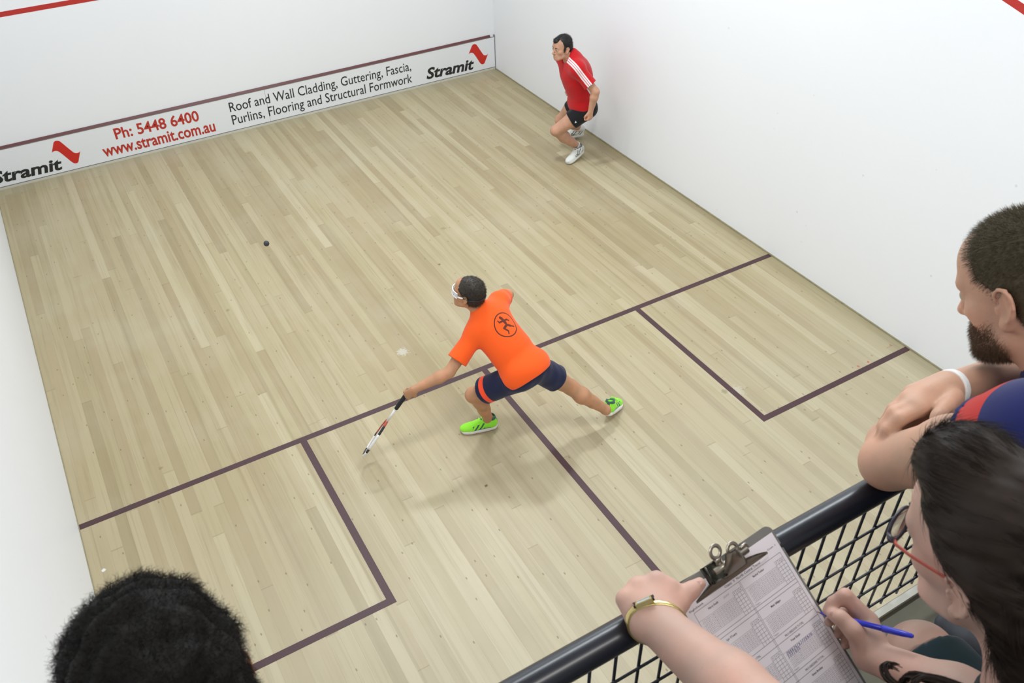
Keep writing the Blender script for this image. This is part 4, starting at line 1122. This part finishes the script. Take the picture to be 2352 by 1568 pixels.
# ------------------------------------------------------------------ clipboard and score sheet on the rail
BT = np.array([1.315, .0110, 3.6350]); BX = np.array([.9945, .0999, -.0319]); BN = unit([.0805, -.539, .8385])
BX = unit(BX - BN * (BX @ BN)); BY = np.cross(BN, BX)
def B(x, y, z=0.0): return BT + BX * x - BY * y + BN * z          # x along the top edge, y down the page, z above the board
def build_clipboard():
    root = tag(empty('clipboard', tuple(B(.115, .16, -.004))), 'grey clipboard with a steel spring clip resting on the dark pipe rail', 'clipboard')
    M_b = simple('board_grey', (126, 124, 120), .45, var=.08, scale=30); M_e = simple('board_edge', (92, 92, 92), .4)
    M_m = simple('clip_steel', (186, 178, 164), .30, .85, .12, 60); M_m2 = simple('clip_dark_steel', (84, 84, 78), .35, .8, .2, 60)
    W, H, r = .231, .335, .014
    o = []
    for cx, cy, a0 in ((r, r, math.pi), (W - r, r, 1.5 * math.pi), (W - r, H - r, 0), (r, H - r, .5 * math.pi)):
        for i in range(7): a = a0 + math.pi / 2 * i / 6; o.append((cx + r * math.cos(a), cy + r * math.sin(a)))
    bm = bmesh.new(); add_prism(bm, o, -.0032, 0.0, lambda u, v, w: B(u, v, w)); bmesh.ops.recalc_face_normals(bm, faces=bm.faces); bm_obj('board', bm, M_b, root)
    # spring clip: curved lip plate, raised spring plate, two finger loops
    cx = .117
    bm = bmesh.new()
    prof = [(.0375, .0016), (.0350, .0034), (.031, .0060), (.026, .0078), (.021, .0080)]             # lip rising from the paper
    cols = []
    for i in range(29):
        s_ = -1 + 2 * i / 28; x = cx + .080 * s_; taper = max(0.0, 1 - abs(s_) ** 2.4)
        cols.append([bm.verts.new(B(x, .0372 - (.0375 - y) * (0.22 + .78 * taper), .0012 + z * (.25 + .75 * taper))) for y, z in prof])
    for i in range(28):
        for k in range(len(prof) - 1): bm.faces.new((cols[i][k], cols[i + 1][k], cols[i + 1][k + 1], cols[i][k + 1]))
    bmesh.ops.solidify(bm, geom=bm.faces[:], thickness=.0012)
    clip = bm_obj('clip', bm, M_m, root, True)
    bm = bmesh.new(); vs = []
    for i in range(15):                                                                             # bent plate going up from the lip to the loop
        t = i / 14; y = .031 - .034 * t; z = .0080 + .028 * math.sin(t * 1.5) ; w = .0285 - .0180 * t ** 1.3
        vs.append([bm.verts.new(B(.1235 - .003 * t + w * q, y, z * (1 - .30 * abs(q) ** 3))) for q in np.linspace(-1, 1, 11)])
    for i in range(14):
        for k in range(10): bm.faces.new((vs[i][k], vs[i][k + 1], vs[i + 1][k + 1], vs[i + 1][k]))
    bmesh.ops.solidify(bm, geom=bm.faces[:], thickness=.0012); bm_obj('spring_plate', bm, M_m, clip, True)
    bm = bmesh.new(); add_tube(bm, [B(.086, .012, .0105), B(.160, .012, .0105)], .0058, 14); bm_obj('hinge', bm, M_m, clip, True)
    for lx, ly, lz, foot in ((.0995, -.0138, .0225, (.101, .006, .012)), (.1265, -.0030, .0260, (.1245, .010, .026))):                                    # finger loops
        bm = bmesh.new(); vu = unit(BN * .30 + BY * .95)
        add_tube(bm, [B(lx, ly, lz) + BX * (.0098 * math.cos(a)) + vu * (.0098 * math.sin(a)) for a in np.linspace(0, 2 * math.pi, 28, endpoint=False)], .0034, 10, closed=True, flat=(np.cross(BX, vu), .45))
        add_tube(bm, [B(lx, ly, lz) - vu * .0095, B(*foot)], [.0062, .0085], 12, flat=(np.cross(BX, vu), .4))
        bm_obj('finger_loop', bm, M_m, clip, True)
    bm = bmesh.new(); add_tube(bm, [B(.150, .004, .012), B(.163, .003, .010), B(.1685, .009, .006), B(.160, .013, .005)], .0026, 8); bm_obj('hook', bm, M_m, clip, True)
    bm = bmesh.new(); add_box(bm, (-1, -1, -1), (1, 1, 1))
    for v in bm.verts: v.co = Vector(B(.0885 + .0125 * v.co.x, .0125 + .0115 * v.co.y, .0065 + .0055 * v.co.z))
    bmesh.ops.bevel(bm, geom=list(bm.edges), offset=.0025, segments=2, affect='EDGES'); bm_obj('clip_foot', bm, M_m2, clip, True)
build_clipboard()

def build_sheet():
    root = tag(empty('score_sheet', tuple(B(.12, .16, .001))), 'white printed score sheet held on the grey clipboard', 'paper')
    M_p = simple('score_paper', (238, 230, 234), .8, var=.012, scale=6); M_i = simple('printing_ink', (66, 60, 66), .7); M_l = simple('faint_ink', (122, 114, 124), .8); M_h = simple('blue_ballpoint', (60, 54, 140), .6)
    M_f = simple('pencil', (168, 146, 148), .8)
    z0 = .0004
    bm = bmesh.new(); add_prism(bm, [(.0115, .0135), (.2262, .0135), (.2262, .3105), (.0115, .3105)], z0, z0 + .0003, lambda u, v, w: B(u, v, w)); bmesh.ops.recalc_face_normals(bm, faces=bm.faces); bm_obj('paper', bm, M_p, root)
    zt = z0 + .00042
    dark, light = bmesh.new(), bmesh.new()
    def rect(bm, x0, y0, x1, y1): bm.faces.new([bm.verts.new(B(x, y, zt)) for x, y in ((x0, y1), (x1, y1), (x1, y0), (x0, y0))])
    def hl(bm, y, x0, x1, w=.0005): rect(bm, x0, y - w / 2, x1, y + w / 2)
    def vl(bm, x, y0, y1, w=.0005): rect(bm, x - w / 2, y0, x + w / 2, y1)
    tx = {'ink': [], 'faint': [], 'blue': [], 'pencil': []}
    def put(kind, s, x, y, h, w=None, bold=0.0, rot=0.0, shear=0.0, align='LEFT'):
        bx = unit(BX * math.cos(rot) + BY * math.sin(rot)); by = np.cross(BN, bx); o = B(x, y, zt + .00005)
        M = Matrix([[bx[i], by[i], BN[i], o[i]] for i in range(3)] + [[0, 0, 0, 1]])
        tx[kind].append(text_mesh(None, s, None, None, M, h, w, bold=bold, shear=shear, align=align, res=1))
    put('ink', 'Ozans  V  North Central Tracer', .0945, .0428, .0042, .082, .01); put('ink', 'Court  1', .200, .0338, .0027, .0185, .01); put('ink', 'Eaglehawk', .018, .0425, .003, .03, .01)
    XL, XM0, XM1, XR = .0240, .1215, .1240, .2195
    tops = [.0462, .0985, .1560, .2145, .2730]; hts = [.0465, .0470, .0470, .0470, .036]
    names = [('Harry Smith', 'Rachel Tucker'), ("Lyn O'Leary", 'Matt Gilligan'), ('Binks', 'Peter Djojic'), ('Nunan', 'Grant Bradley'), ('', '')]
    vl(dark, XL, tops[0], .3085); vl(dark, XR, tops[0], .3085); vl(dark, XM0, tops[0], .3085, .0004); vl(dark, XM1, tops[0], .3085, .0004)
    for r, (y0, h) in enumerate(zip(tops, hts)):
        y1 = min(y0 + h, .3085)
        hl(dark, y0, XL, XR); hl(dark, y1, XL, XR)
        for c, (xa, xb) in enumerate(((XL, XM0), (XM1, XR))):
            gx = [xb - .0195 + .0065 * k for k in range(4)]
            for k, ch in enumerate('POR'): put('ink', ch, gx[k] + .0022, y0 + .0118, .0026, None, .01)
            for k in range(4): vl(dark, gx[k], y0 + (.0078 if k < 3 else 0), y1, .00035)
            for k in range(7): hl(dark, y0 + .0078 + .0056 * k, gx[0], xb, .00035)
            if names[r][c]: put('ink', names[r][c], xa + .026, y0 + .0078, .0032, None, .022)
            hl(light, y0 + .0148, xa, gx[0], .0003)
            for k in range(5):
                yy = y0 + .0148 + .0050 * (k + 1)
                if yy > y1 + .001: continue
                hl(light, yy, xa + .004, gx[0], .0003)
                put('faint', '1 2 3 4 5 6 7 8 9 10 11 12 13 14 15 16 17', xa + .0065, yy - .0012, .0026, gx[0] - xa - .008)
            if y0 + .043 < y1 + .004: put('faint', 'Umpire', xa + .003, y0 + .0446, .0026)
        if r >= 1 and r < 4:
            for c, xa in enumerate((XL, XM1)): put('ink', 'PROGRESSIVE TOTAL', xa + .021, y0 + h + .0078, .0034, .043, .004)
    # hand-written marks in the third row and a pencilled note
    r_ = np.random.default_rng(4)
    hw = bmesh.new()
    for row, n in ((0, 15), (1, 7)):
        for k in range(n):
            x = .131 + .0041 * k; y = .1560 + .0148 + .005 * (row + 1) - .0012
            add_tube(hw, [B(x - .0006, y + .0016, zt), B(x + .0006 + r_.uniform(-.0004, .0004), y - .0015, zt), B(x + .0018, y - .0042, zt)], .0003, 4)
            if r_.uniform() < .5: add_tube(hw, [B(x - .001, y - .003, zt), B(x + .002, y + .0005, zt)], .00025, 4)
    bm_obj('handwriting', hw, M_h, root)
    put('pencil', 'Sims', .083, .0545, .0034, .013, 0, .1, .2)
    bm_obj('ruled_lines', dark, M_i, root); bm_obj('faint_lines', light, M_l, root)
    for kind, nm, m in (('ink', 'printed_words', M_i), ('faint', 'printed_numbers', M_l), ('pencil', 'pencil_note', M_f)):
        Vs, Fs, o = [], [], 0
        for V, F in tx[kind]:
            Vs.append(V); Fs += [[i + o for i in f] for f in F]; o += len(V)
        q = raw_mesh(nm, np.concatenate(Vs), Fs, m, root, False); q['kind'] = 'stuff'
build_sheet()

# ------------------------------------------------------------------ woman with the clipboard
def build_woman():
    T = np.array([1.514, -.291, 3.941]); Rh = frame_from([.029, .961, -.275], [-.114, .277, .954])
    P = lambda x, y, z: T + Rh @ np.array([x, y, z])
    W = lambda *a: [at(*q) for q in a]
    wL = at(1503, 1427, 1.272); eL = at(1850, 1720, 1.05); wR = at(1998, 1503, 1.33); eR = np.array([1.605, -.405, 3.63])
    J = dict(pel=np.array([1.50, -.74, 3.50]), C7=P(0, -.075, -.165), shL=np.array([1.355, -.475, 3.735]), shR=np.array([1.70, -.475, 3.735]), hpL=np.array([1.41, -.72, 3.465]), hpR=np.array([1.59, -.72, 3.465]),
             knL=np.array([1.42, -.20, 3.40]), knR=np.array([1.725, -.195, 3.405]), anL=np.array([1.42, -.25, 3.17]), anR=np.array([1.72, -.28, 3.17]), toeL=np.array([1.42, -.13, 3.125]), toeR=np.array([1.72, -.16, 3.125]))
    root = tag(empty('person', (1.5, -.72, 3.09)), 'person with long dark hair and glasses writing on the clipboard beside the rail', 'person')
    body = head_prims(T, Rh, .97, female=True, neck_to=J['C7'] + np.array([0, .01, -.02]), nr=(.050, .056)) + seat_body(J, .95)
    # left arm: forearm along to the rail, back of the hand up, thumb on the clip
    f = eL + (wL - eL) * .45
    body += [C(J['shL'], eL, .050, .044, .02), C(eL, f, .046, .0435, .02), C(f, wL, .0435, .0315, .02)]
    mc = W((1541, 1352, 1.300), (1507, 1333, 1.303), (1464, 1346, 1.300), (1437, 1376, 1.288)); st = W((1528, 1408, 1.275), (1508, 1412, 1.273), (1490, 1420, 1.272), (1476, 1430, 1.272))
    for a, b, r in zip(st, mc, (.0155, .0150, .0150, .0155)): body.append(C(a, b, .0205, r, .018))
    for b, dx in zip(mc, (.004, .0, -.003, -.006)):
        vw = unit(b - CAM_POS); p1 = b + vw * .030 + np.array([.006, .006, -.004]); p2 = p1 + vw * .020 + np.array([.004, -.012, -.010]); p3 = p2 + np.array([.002, -.018, -.006])
        body += chain([b, p1, p2, p3], (.0125, .0105, .0095, .008), .005)
    body += chain(W((1530, 1412, 1.278), (1556, 1386, 1.292), (1587, 1356, 1.302), (1607, 1340, 1.309)), (.019, .0155, .0120, .0100), .010)
    # right arm and the writing hand
    f = eR + (wR - eR) * .45
    body += [C(J['shR'], eR, .050, .044, .02), C(eR, f, .043, .040, .02), C(f, wR, .038, .0235, .02)]
    body += [C(wR, at(1993, 1468, 1.340), .024, .026, .012), C(at(1993, 1468, 1.340), at(1994, 1428, 1.350), .025, .0165, .012)]
    body += chain(W((1994, 1424, 1.347), (1941, 1368, 1.348), (1914, 1384, 1.358), (1899, 1402, 1.361)), (.0145, .0118, .0100, .0078), .005)
    body += chain(W((1982, 1478, 1.328), (1960, 1448, 1.324), (1930, 1418, 1.334), (1912, 1411, 1.346)), (.0175, .0140, .0118, .0095), .006)
    body += chain(W((2000, 1440, 1.366), (1950, 1398, 1.380), (1918, 1414, 1.374), (1904, 1428, 1.366)), (.0140, .0112, .0098, .0080), .005)
    body += chain(W((2003, 1458, 1.375), (1957, 1428, 1.395), (1930, 1445, 1.383), (1921, 1456, 1.376)), (.0130, .0105, .0092, .0078), .005)
    body += chain(W((2003, 1476, 1.372), (1965, 1462, 1.385), (1945, 1475, 1.376), (1938, 1482, 1.371)), (.0120, .0095, .0085, .0072), .005)
    V, Q = sdf_surface(body, .0034, 2)
    raw_mesh('body', V, Q, M_skinD, root)
    eyes_and_brows(root, T, Rh, .97, M_hairwoman)
    # nails of the two thumbs
    M_n = simple('nail_pink', (220, 176, 164), .28)
    for c_, a_, b_ in (((1606, 1340, 1.2985), (1607, 1340), (1587, 1356)), ((1914, 1409, 1.3355), (1912, 1411), (1930, 1418))):
        c = at(*c_); Fn = frame_from(at(*a_, 1.3) - at(*b_, 1.3), CAM_POS - c)
        bm = bmesh.new(); bmesh.ops.create_uvsphere(bm, u_segments=12, v_segments=8, radius=1.0)
        for v in bm.verts: v.co = Vector(c + Fn @ np.array([v.co.x * .005, v.co.y * .0062, v.co.z * .0014]))
        bm_obj('thumbnail', bm, M_n, root, True)
    # hair: swept back from the forehead with a raised front, over the ear tops, loose down the back
    hp = [E(P(0, -.018, .050), (.082, .102, .088), Rh, .01), E(P(0, .046, .118), (.052, .046, .034), Rh, .03), E(P(0, -.065, -.02), (.083, .070, .085), Rh, .04), E(P(-.072, -.045, .034), (.014, .036, .030), Rh, .015),
          C(P(-.01, -.10, -.02), P(-.02, -.14, -.16), .065, .06, .04), C(P(-.02, -.14, -.16), P(-.03, -.15, -.30), .06, .045, .04), C(P(-.045, -.085, -.07), P(-.065, -.120, -.22), .036, .034, .03),
          G([E(P(0, .10, -.06), .27), PL(P(0, -.004, .012), -(Rh[:, 1] * .684 - Rh[:, 2] * .729), .02), PL(P(0, -.040, 0), -Rh[:, 1], .02)], .010, 's')]
    V, Q = sdf_surface(hp, .0042, 2)
    flow = lambda p: np.where((((p - T) @ Rh[:, 1]) > -.06)[:, None], Rh @ np.array([0, -1.0, .1]), Rh @ np.array([-.05, -.25, -1.0]))
    V = V + vnormals(V, Q) * (wave_noise((V - T) @ Rh @ np.diag([1.0, .22, 1.0]), 70, 17, 3) * .0035)[:, None]
    p, n = scatter(V, Q, 30000, 15); d = flow_dirs(n, flow(p)) + n * .03
    S = strands(p - n * .003, d, .045, .00042, 5, seed=16, jitter=.05, bend=-n * .22, curl=.0012, freq=.7)
    p2, n2 = scatter(V, Q, 500, 25); S2 = strands(p2, flow_dirs(n2, flow(p2)) + n2 * .08, .035, .00026, 5, seed=26, jitter=.10, bend=-n2 * .3)
    Vj, Fj = join_geo([(V, Q), S, S2]); raw_mesh('hair', Vj, Fj, M_hairwoman, root)
    # loose curled locks hanging in front of the forearm
    r_ = np.random.default_rng(3)
    for q in (((2215, 1600, .98), (2140, 1560, 1.0), (2085, 1545, 1.02), (2068, 1575, 1.03), (2085, 1610, 1.03)), ((2150, 1620, 1.0), (2078, 1590, 1.02), (2036, 1556, 1.03), (2027, 1532, 1.035), (2042, 1524, 1.04), (2058, 1532, 1.04)), ((2230, 1590, .97), (2170, 1562, .99), (2120, 1552, 1.0), (2098, 1566, 1.0), (2092, 1590, 1.0))):
        pts = W(*q); bm = bmesh.new()
        for k in range(26):
            o = r_.normal(size=3) * .0032; o2 = r_.normal(size=3) * .0030
            cp = []
            for i in range(len(pts) - 1):
                for t in (0, .34, .67): cp.append(pts[i] * (1 - t) + pts[i + 1] * t)
            cp.append(pts[-1]); m_ = len(cp)
            cs = [cp[max(0, i - 1)] * .25 + cp[i] * .5 + cp[min(m_ - 1, i + 1)] * .25 for i in range(m_)]
            add_tube(bm, [c_ + o * (1 - i / m_) + o2 * (i / m_) for i, c_ in enumerate(cs)], [.0013 * (1 - .7 * i / m_) for i in range(m_)], 4, False)
        bm_obj('hair_lock', bm, M_hairwoman, root, True)
    Rt, Rp = torso_axes(J); up = Rt[:, 2]
    blob('shirt', torso_prims(J, .95, .014, .055) + [E((J['hpL'] + J['hpR']) / 2 + Rp[:, 2] * .05, (.18, .14, .12), Rp, .05), C(J['shL'], J['shL'] + (eL - J['shL']) * .45, .06, .062, .03), C(J['shR'], J['shR'] + (eR - J['shR']) * .45, .06, .062, .03), E(P(0, -.02, -.12), (.075, .06, .05), Rh, .01, 's')], .008, fabric('dark_top', (42, 52, 58)), root)
    M_sh = fabric('teal_shorts', (36, 54, 60))
    pr = [E((J['hpL'] + J['hpR']) / 2, (.175, .13, .085), Rp, .04)]
    for sd in 'LR':
        hp_, kn = J['hp' + sd], J['kn' + sd]; d = unit(kn - hp_); e_ = hp_ + (kn - hp_) * .97
        pr += [G([C(hp_, e_ + d * .05, .090, .070, .02), PL(e_, d, .004)], .04), G([C(e_ - d * .02, e_ + d * .06, .060, .072, .01)], .003, 's')]
    blob('shorts', pr, .006, M_sh, root, 2, lambda V: wave_noise(V, 34, 51, 2) * .003)
    gallery_shoes(root, J)
    # ---- things she wears or holds
    # gold watch
    gold = simple('watch_gold', (208, 188, 128), .3, .9, .08, 60); face = simple('watch_face', (196, 198, 190), .15, .2); blk = simple('watch_black', (30, 28, 26), .4)
    fw_ = eL + (wL - eL) * .45; ax = unit(at(1519, 1492, 1.195) - wL); c = wL + ax * .010; tv = unit(CAM_POS - c)
    u = unit(tv - ax * (tv @ ax)); w_ = np.cross(ax, u); w_ = w_ if w_ @ BX < 0 else -w_; u = unit(u + .20 * w_); v = np.cross(ax, u)
    wt = tag(empty('wristwatch', tuple(c)), 'slim gold wristwatch on the left wrist of the person with the clipboard', 'watch')
    wb = [C(fw_, wL, .0435 + .0018, .0315 + .0018, .02)] + [C(a_, b_, .0205 + .0018, r_ + .0018, .018) for a_, b_, r_ in zip(st, mc, (.0155, .0150, .0150, .0155))] + [PL(c + ax * .0036, ax, .001), PL(c - ax * .0036, -ax, .001)]
    wv, wq = sdf_surface(wb, .0014, 1); raw_mesh('bracelet', wv, wq, gold, wt)
    rw = ((wv - c) @ u)[np.abs((wv - c) @ v) < .004].max() - .001
    def wbox(nm, m, sx, sy, z0, z1, oy=0.0, px=None):
        bm = bmesh.new(); add_box(bm, (-1, -1, -1), (1, 1, 1))
        for q in bm.verts: q.co = Vector(c + v * (oy + sx * q.co.x) + ax * (sy * q.co.y) + u * (rw + (z0 + z1) / 2 + (z1 - z0) / 2 * q.co.z))
        bmesh.ops.bevel(bm, geom=list(bm.edges), offset=.0008, segments=2, affect='EDGES'); return bm_obj(nm, bm, m, px or wt)
    cs = wbox('case', gold, .0125, .0052, -.001, .0042); wbox('dial', face, .0100, .0036, .0040, .0047, 0, cs); wbox('clasp_bar', blk, .0009, .0045, .0012, .0040, -.0145); wbox('clasp_bar', blk, .0009, .0045, .0012, .0040, .0145)
    # blue pen
    a, b = at(1876, 1404.5, 1.372), at(2098, 1461, 1.268); d = unit(b - a); Lp = np.linalg.norm(b - a)
    pen = tag(empty('pen', tuple(a)), 'blue ballpoint pen in the writing hand beside the clipboard', 'pen')
    M_bl = simple('pen_blue', (52, 62, 205), .3, var=.05); M_tp = simple('pen_tip', (150, 120, 84), .35, .5)
    bm = bmesh.new(); add_tube(bm, [a, a + d * .008], [.0005, .0016], 10); bm_obj('tip', bm, M_tp, pen, True)
    bm = bmesh.new(); add_tube(bm, [a + d * .007, a + d * .016, a + d * .03, a + d * Lp * .70], [.0020, .0038, .0043, .0043], 14); bm_obj('barrel', bm, M_bl, pen, True)
    bm = bmesh.new(); add_tube(bm, [a + d * Lp * .695, a + d * (Lp * .70), a + d * (Lp * .90), a + d * Lp * .985, a + d * Lp], [.0046, .0052, .0046, .0034, .0022], 14); cp_ = bm_obj('cap', bm, M_bl, pen, True)
    # glasses
    gl = tag(empty('glasses', tuple(P(0, .1, .0))), 'dark rimmed glasses with red temples worn by the person writing', 'glasses')
    M_rm = simple('rim_dark', (52, 50, 62), .3, var=.2, scale=80); M_red = simple('temple_red', (176, 66, 44), .35, var=.1)
    t = NT('spectacle_lens'); t.base((1, 1, 1, 1)); t.rough(.0); t.b.inputs['Transmission Weight'].default_value = 1.0; t.b.inputs['IOR'].default_value = 1.12
    for sx in (-1, 1):
        oc = lambda a_, k=1.0: P(sx * (.034 + .0255 * k * math.cos(a_)), .1055 - .006 * k * math.cos(a_) * 1.0, .000 + .0185 * k * math.sin(a_) * (1.0 if math.sin(a_) > 0 else 1.05))
        bm = bmesh.new(); add_tube(bm, [oc(a_) for a_ in np.linspace(0, 2 * math.pi, 32, endpoint=False)], .0024, 8, closed=True); bm_obj('rim', bm, M_rm, gl, True)
        bm = bmesh.new(); vv = [bm.verts.new(oc(a_, .97)) for a_ in np.linspace(0, 2 * math.pi, 32, endpoint=False)]; bm.faces.new(vv if sx > 0 else vv[::-1]); bmesh.ops.solidify(bm, geom=bm.faces[:], thickness=.0012); bmesh.ops.recalc_face_normals(bm, faces=bm.faces)
        bm_obj('lens', bm, t.m, gl, False)
        bm = bmesh.new(); add_tube(bm, [P(sx * .0665, .0830, .0085), P(sx * .0705, .078, .0095), P(sx * .0750, .055, .012), P(sx * .0795, .010, .018), P(sx * .0800, -.010, .020), P(sx * .079, -.032, .004)], [.0030, .0032, .0028, .0026, .0025, .002], 8, flat=(Rh[:, 0], .6)); bm_obj('temple', bm, M_red, gl, True)
        bm = bmesh.new(); add_tube(bm, [P(sx * .0580, .0995, .006), P(sx * .0640, .0940, .0075), P(sx * .0670, .0825, .0085)], [.0026, .0030, .0028], 8); bm_obj('end_piece', bm, M_rm, gl, True)
    bm = bmesh.new(); add_tube(bm, [P(-.0095, .107, .004), P(-.004, .115, .008), P(.004, .115, .008), P(.0095, .107, .004)], .002, 8); bm_obj('bridge', bm, M_rm, gl, True)
M_hairwoman = simple('hair_chestnut_black', (42, 32, 26), .5, var=.4, scale=70, spec=.25)
build_woman()

# ------------------------------------------------------------------ dark curly head at the bottom left
def build_curly():
    T = at(378, 1606, .925); Rh = frame_from([-.10, .90, -.42], [0, .42, .90])
    P = lambda x, y, z: T + Rh @ np.array([x, y, z])
    J = dict(pel=np.array([.66, -.52, 3.50]), C7=P(0, -.08, -.165), shL=P(-.185, -.12, -.25), shR=P(.185, -.12, -.25), hpL=np.array([.57, -.52, 3.465]), hpR=np.array([.75, -.52, 3.465]),
             knL=np.array([.55, -.16, 3.46]), knR=np.array([.78, -.16, 3.46]), anL=np.array([.55, -.26, 3.17]), anR=np.array([.78, -.26, 3.17]), toeL=np.array([.55, -.14, 3.125]), toeR=np.array([.78, -.14, 3.125]))
    root = tag(empty('person', (.66, -.5, 3.09)), 'person seen from above behind as a dark curly head of hair at bottom left', 'person')
    body = head_prims(T, Rh, 1.0, neck_to=J['C7'] + np.array([0, .01, -.02])) + seat_body(J, 1.0)
    for sd, x in (('L', -1), ('R', 1)):
        e_ = J['sh' + sd] + np.array([x * .05, .10, -.20]); w_ = np.array([J['sh' + sd][0] + x * -.02, .0, 3.64])
        body += [C(J['sh' + sd], e_, .052, .044, .02), C(e_, w_, .042, .028, .02)] + hand_prims(w_, frame_from([0, 1, -.1], [0, .1, 1]), (50, 70, 40), side=-x)
    blob('body', body, .006, M_skinA, root)
    hp = [E(P(0, -.012, .050), (.083, .104, .090), Rh, .01), E(P(0, -.055, -.01), (.080, .072, .080), Rh, .04), E(P(0, .135, -.035), (.13, .075, .085), Rh, .012, 's')]
    V, Q = sdf_surface(hp, .0045, 1)
    V = V + vnormals(V, Q) * (wave_noise(V, 60, 61, 3) * .0085)[:, None]
    p, n = scatter(V, Q, 22000, 62); S = strands(p - n * .006, n + flow_dirs(n, np.tile(np.array([.2, -.3, -.4]), (len(n), 1))) * .7, .016, .00055, 6, seed=63, jitter=.45, curl=.0035, freq=1.1)
    Vj, Fj = join_geo([(V, Q), S]); raw_mesh('hair', Vj, Fj, M_haircurl, root)
    Rt, Rp = torso_axes(J)
    blob('shirt', torso_prims(J, 1.0, .016, .055) + [E((J['hpL'] + J['hpR']) / 2 + Rp[:, 2] * .05, (.185, .145, .13), Rp, .05), E(P(0, -.02, -.12), (.075, .065, .05), Rh, .01, 's')], .008, fabric('charcoal_top', (48, 50, 56)), root)
    blob('trousers', [E((J['hpL'] + J['hpR']) / 2, (.185, .14, .09), Rp, .04)] + [C(J['hp' + s_], J['kn' + s_], .094, .072, .04) for s_ in 'LR'] + [C(J['kn' + s_], J['an' + s_], .070, .056, .03) for s_ in 'LR'], .009, fabric('grey_trousers', (60, 60, 64)), root)
    gallery_shoes(root, J)
M_haircurl = simple('hair_curly_black', (30, 27, 25), .6, var=.4, scale=60, spec=.2)
build_curly()
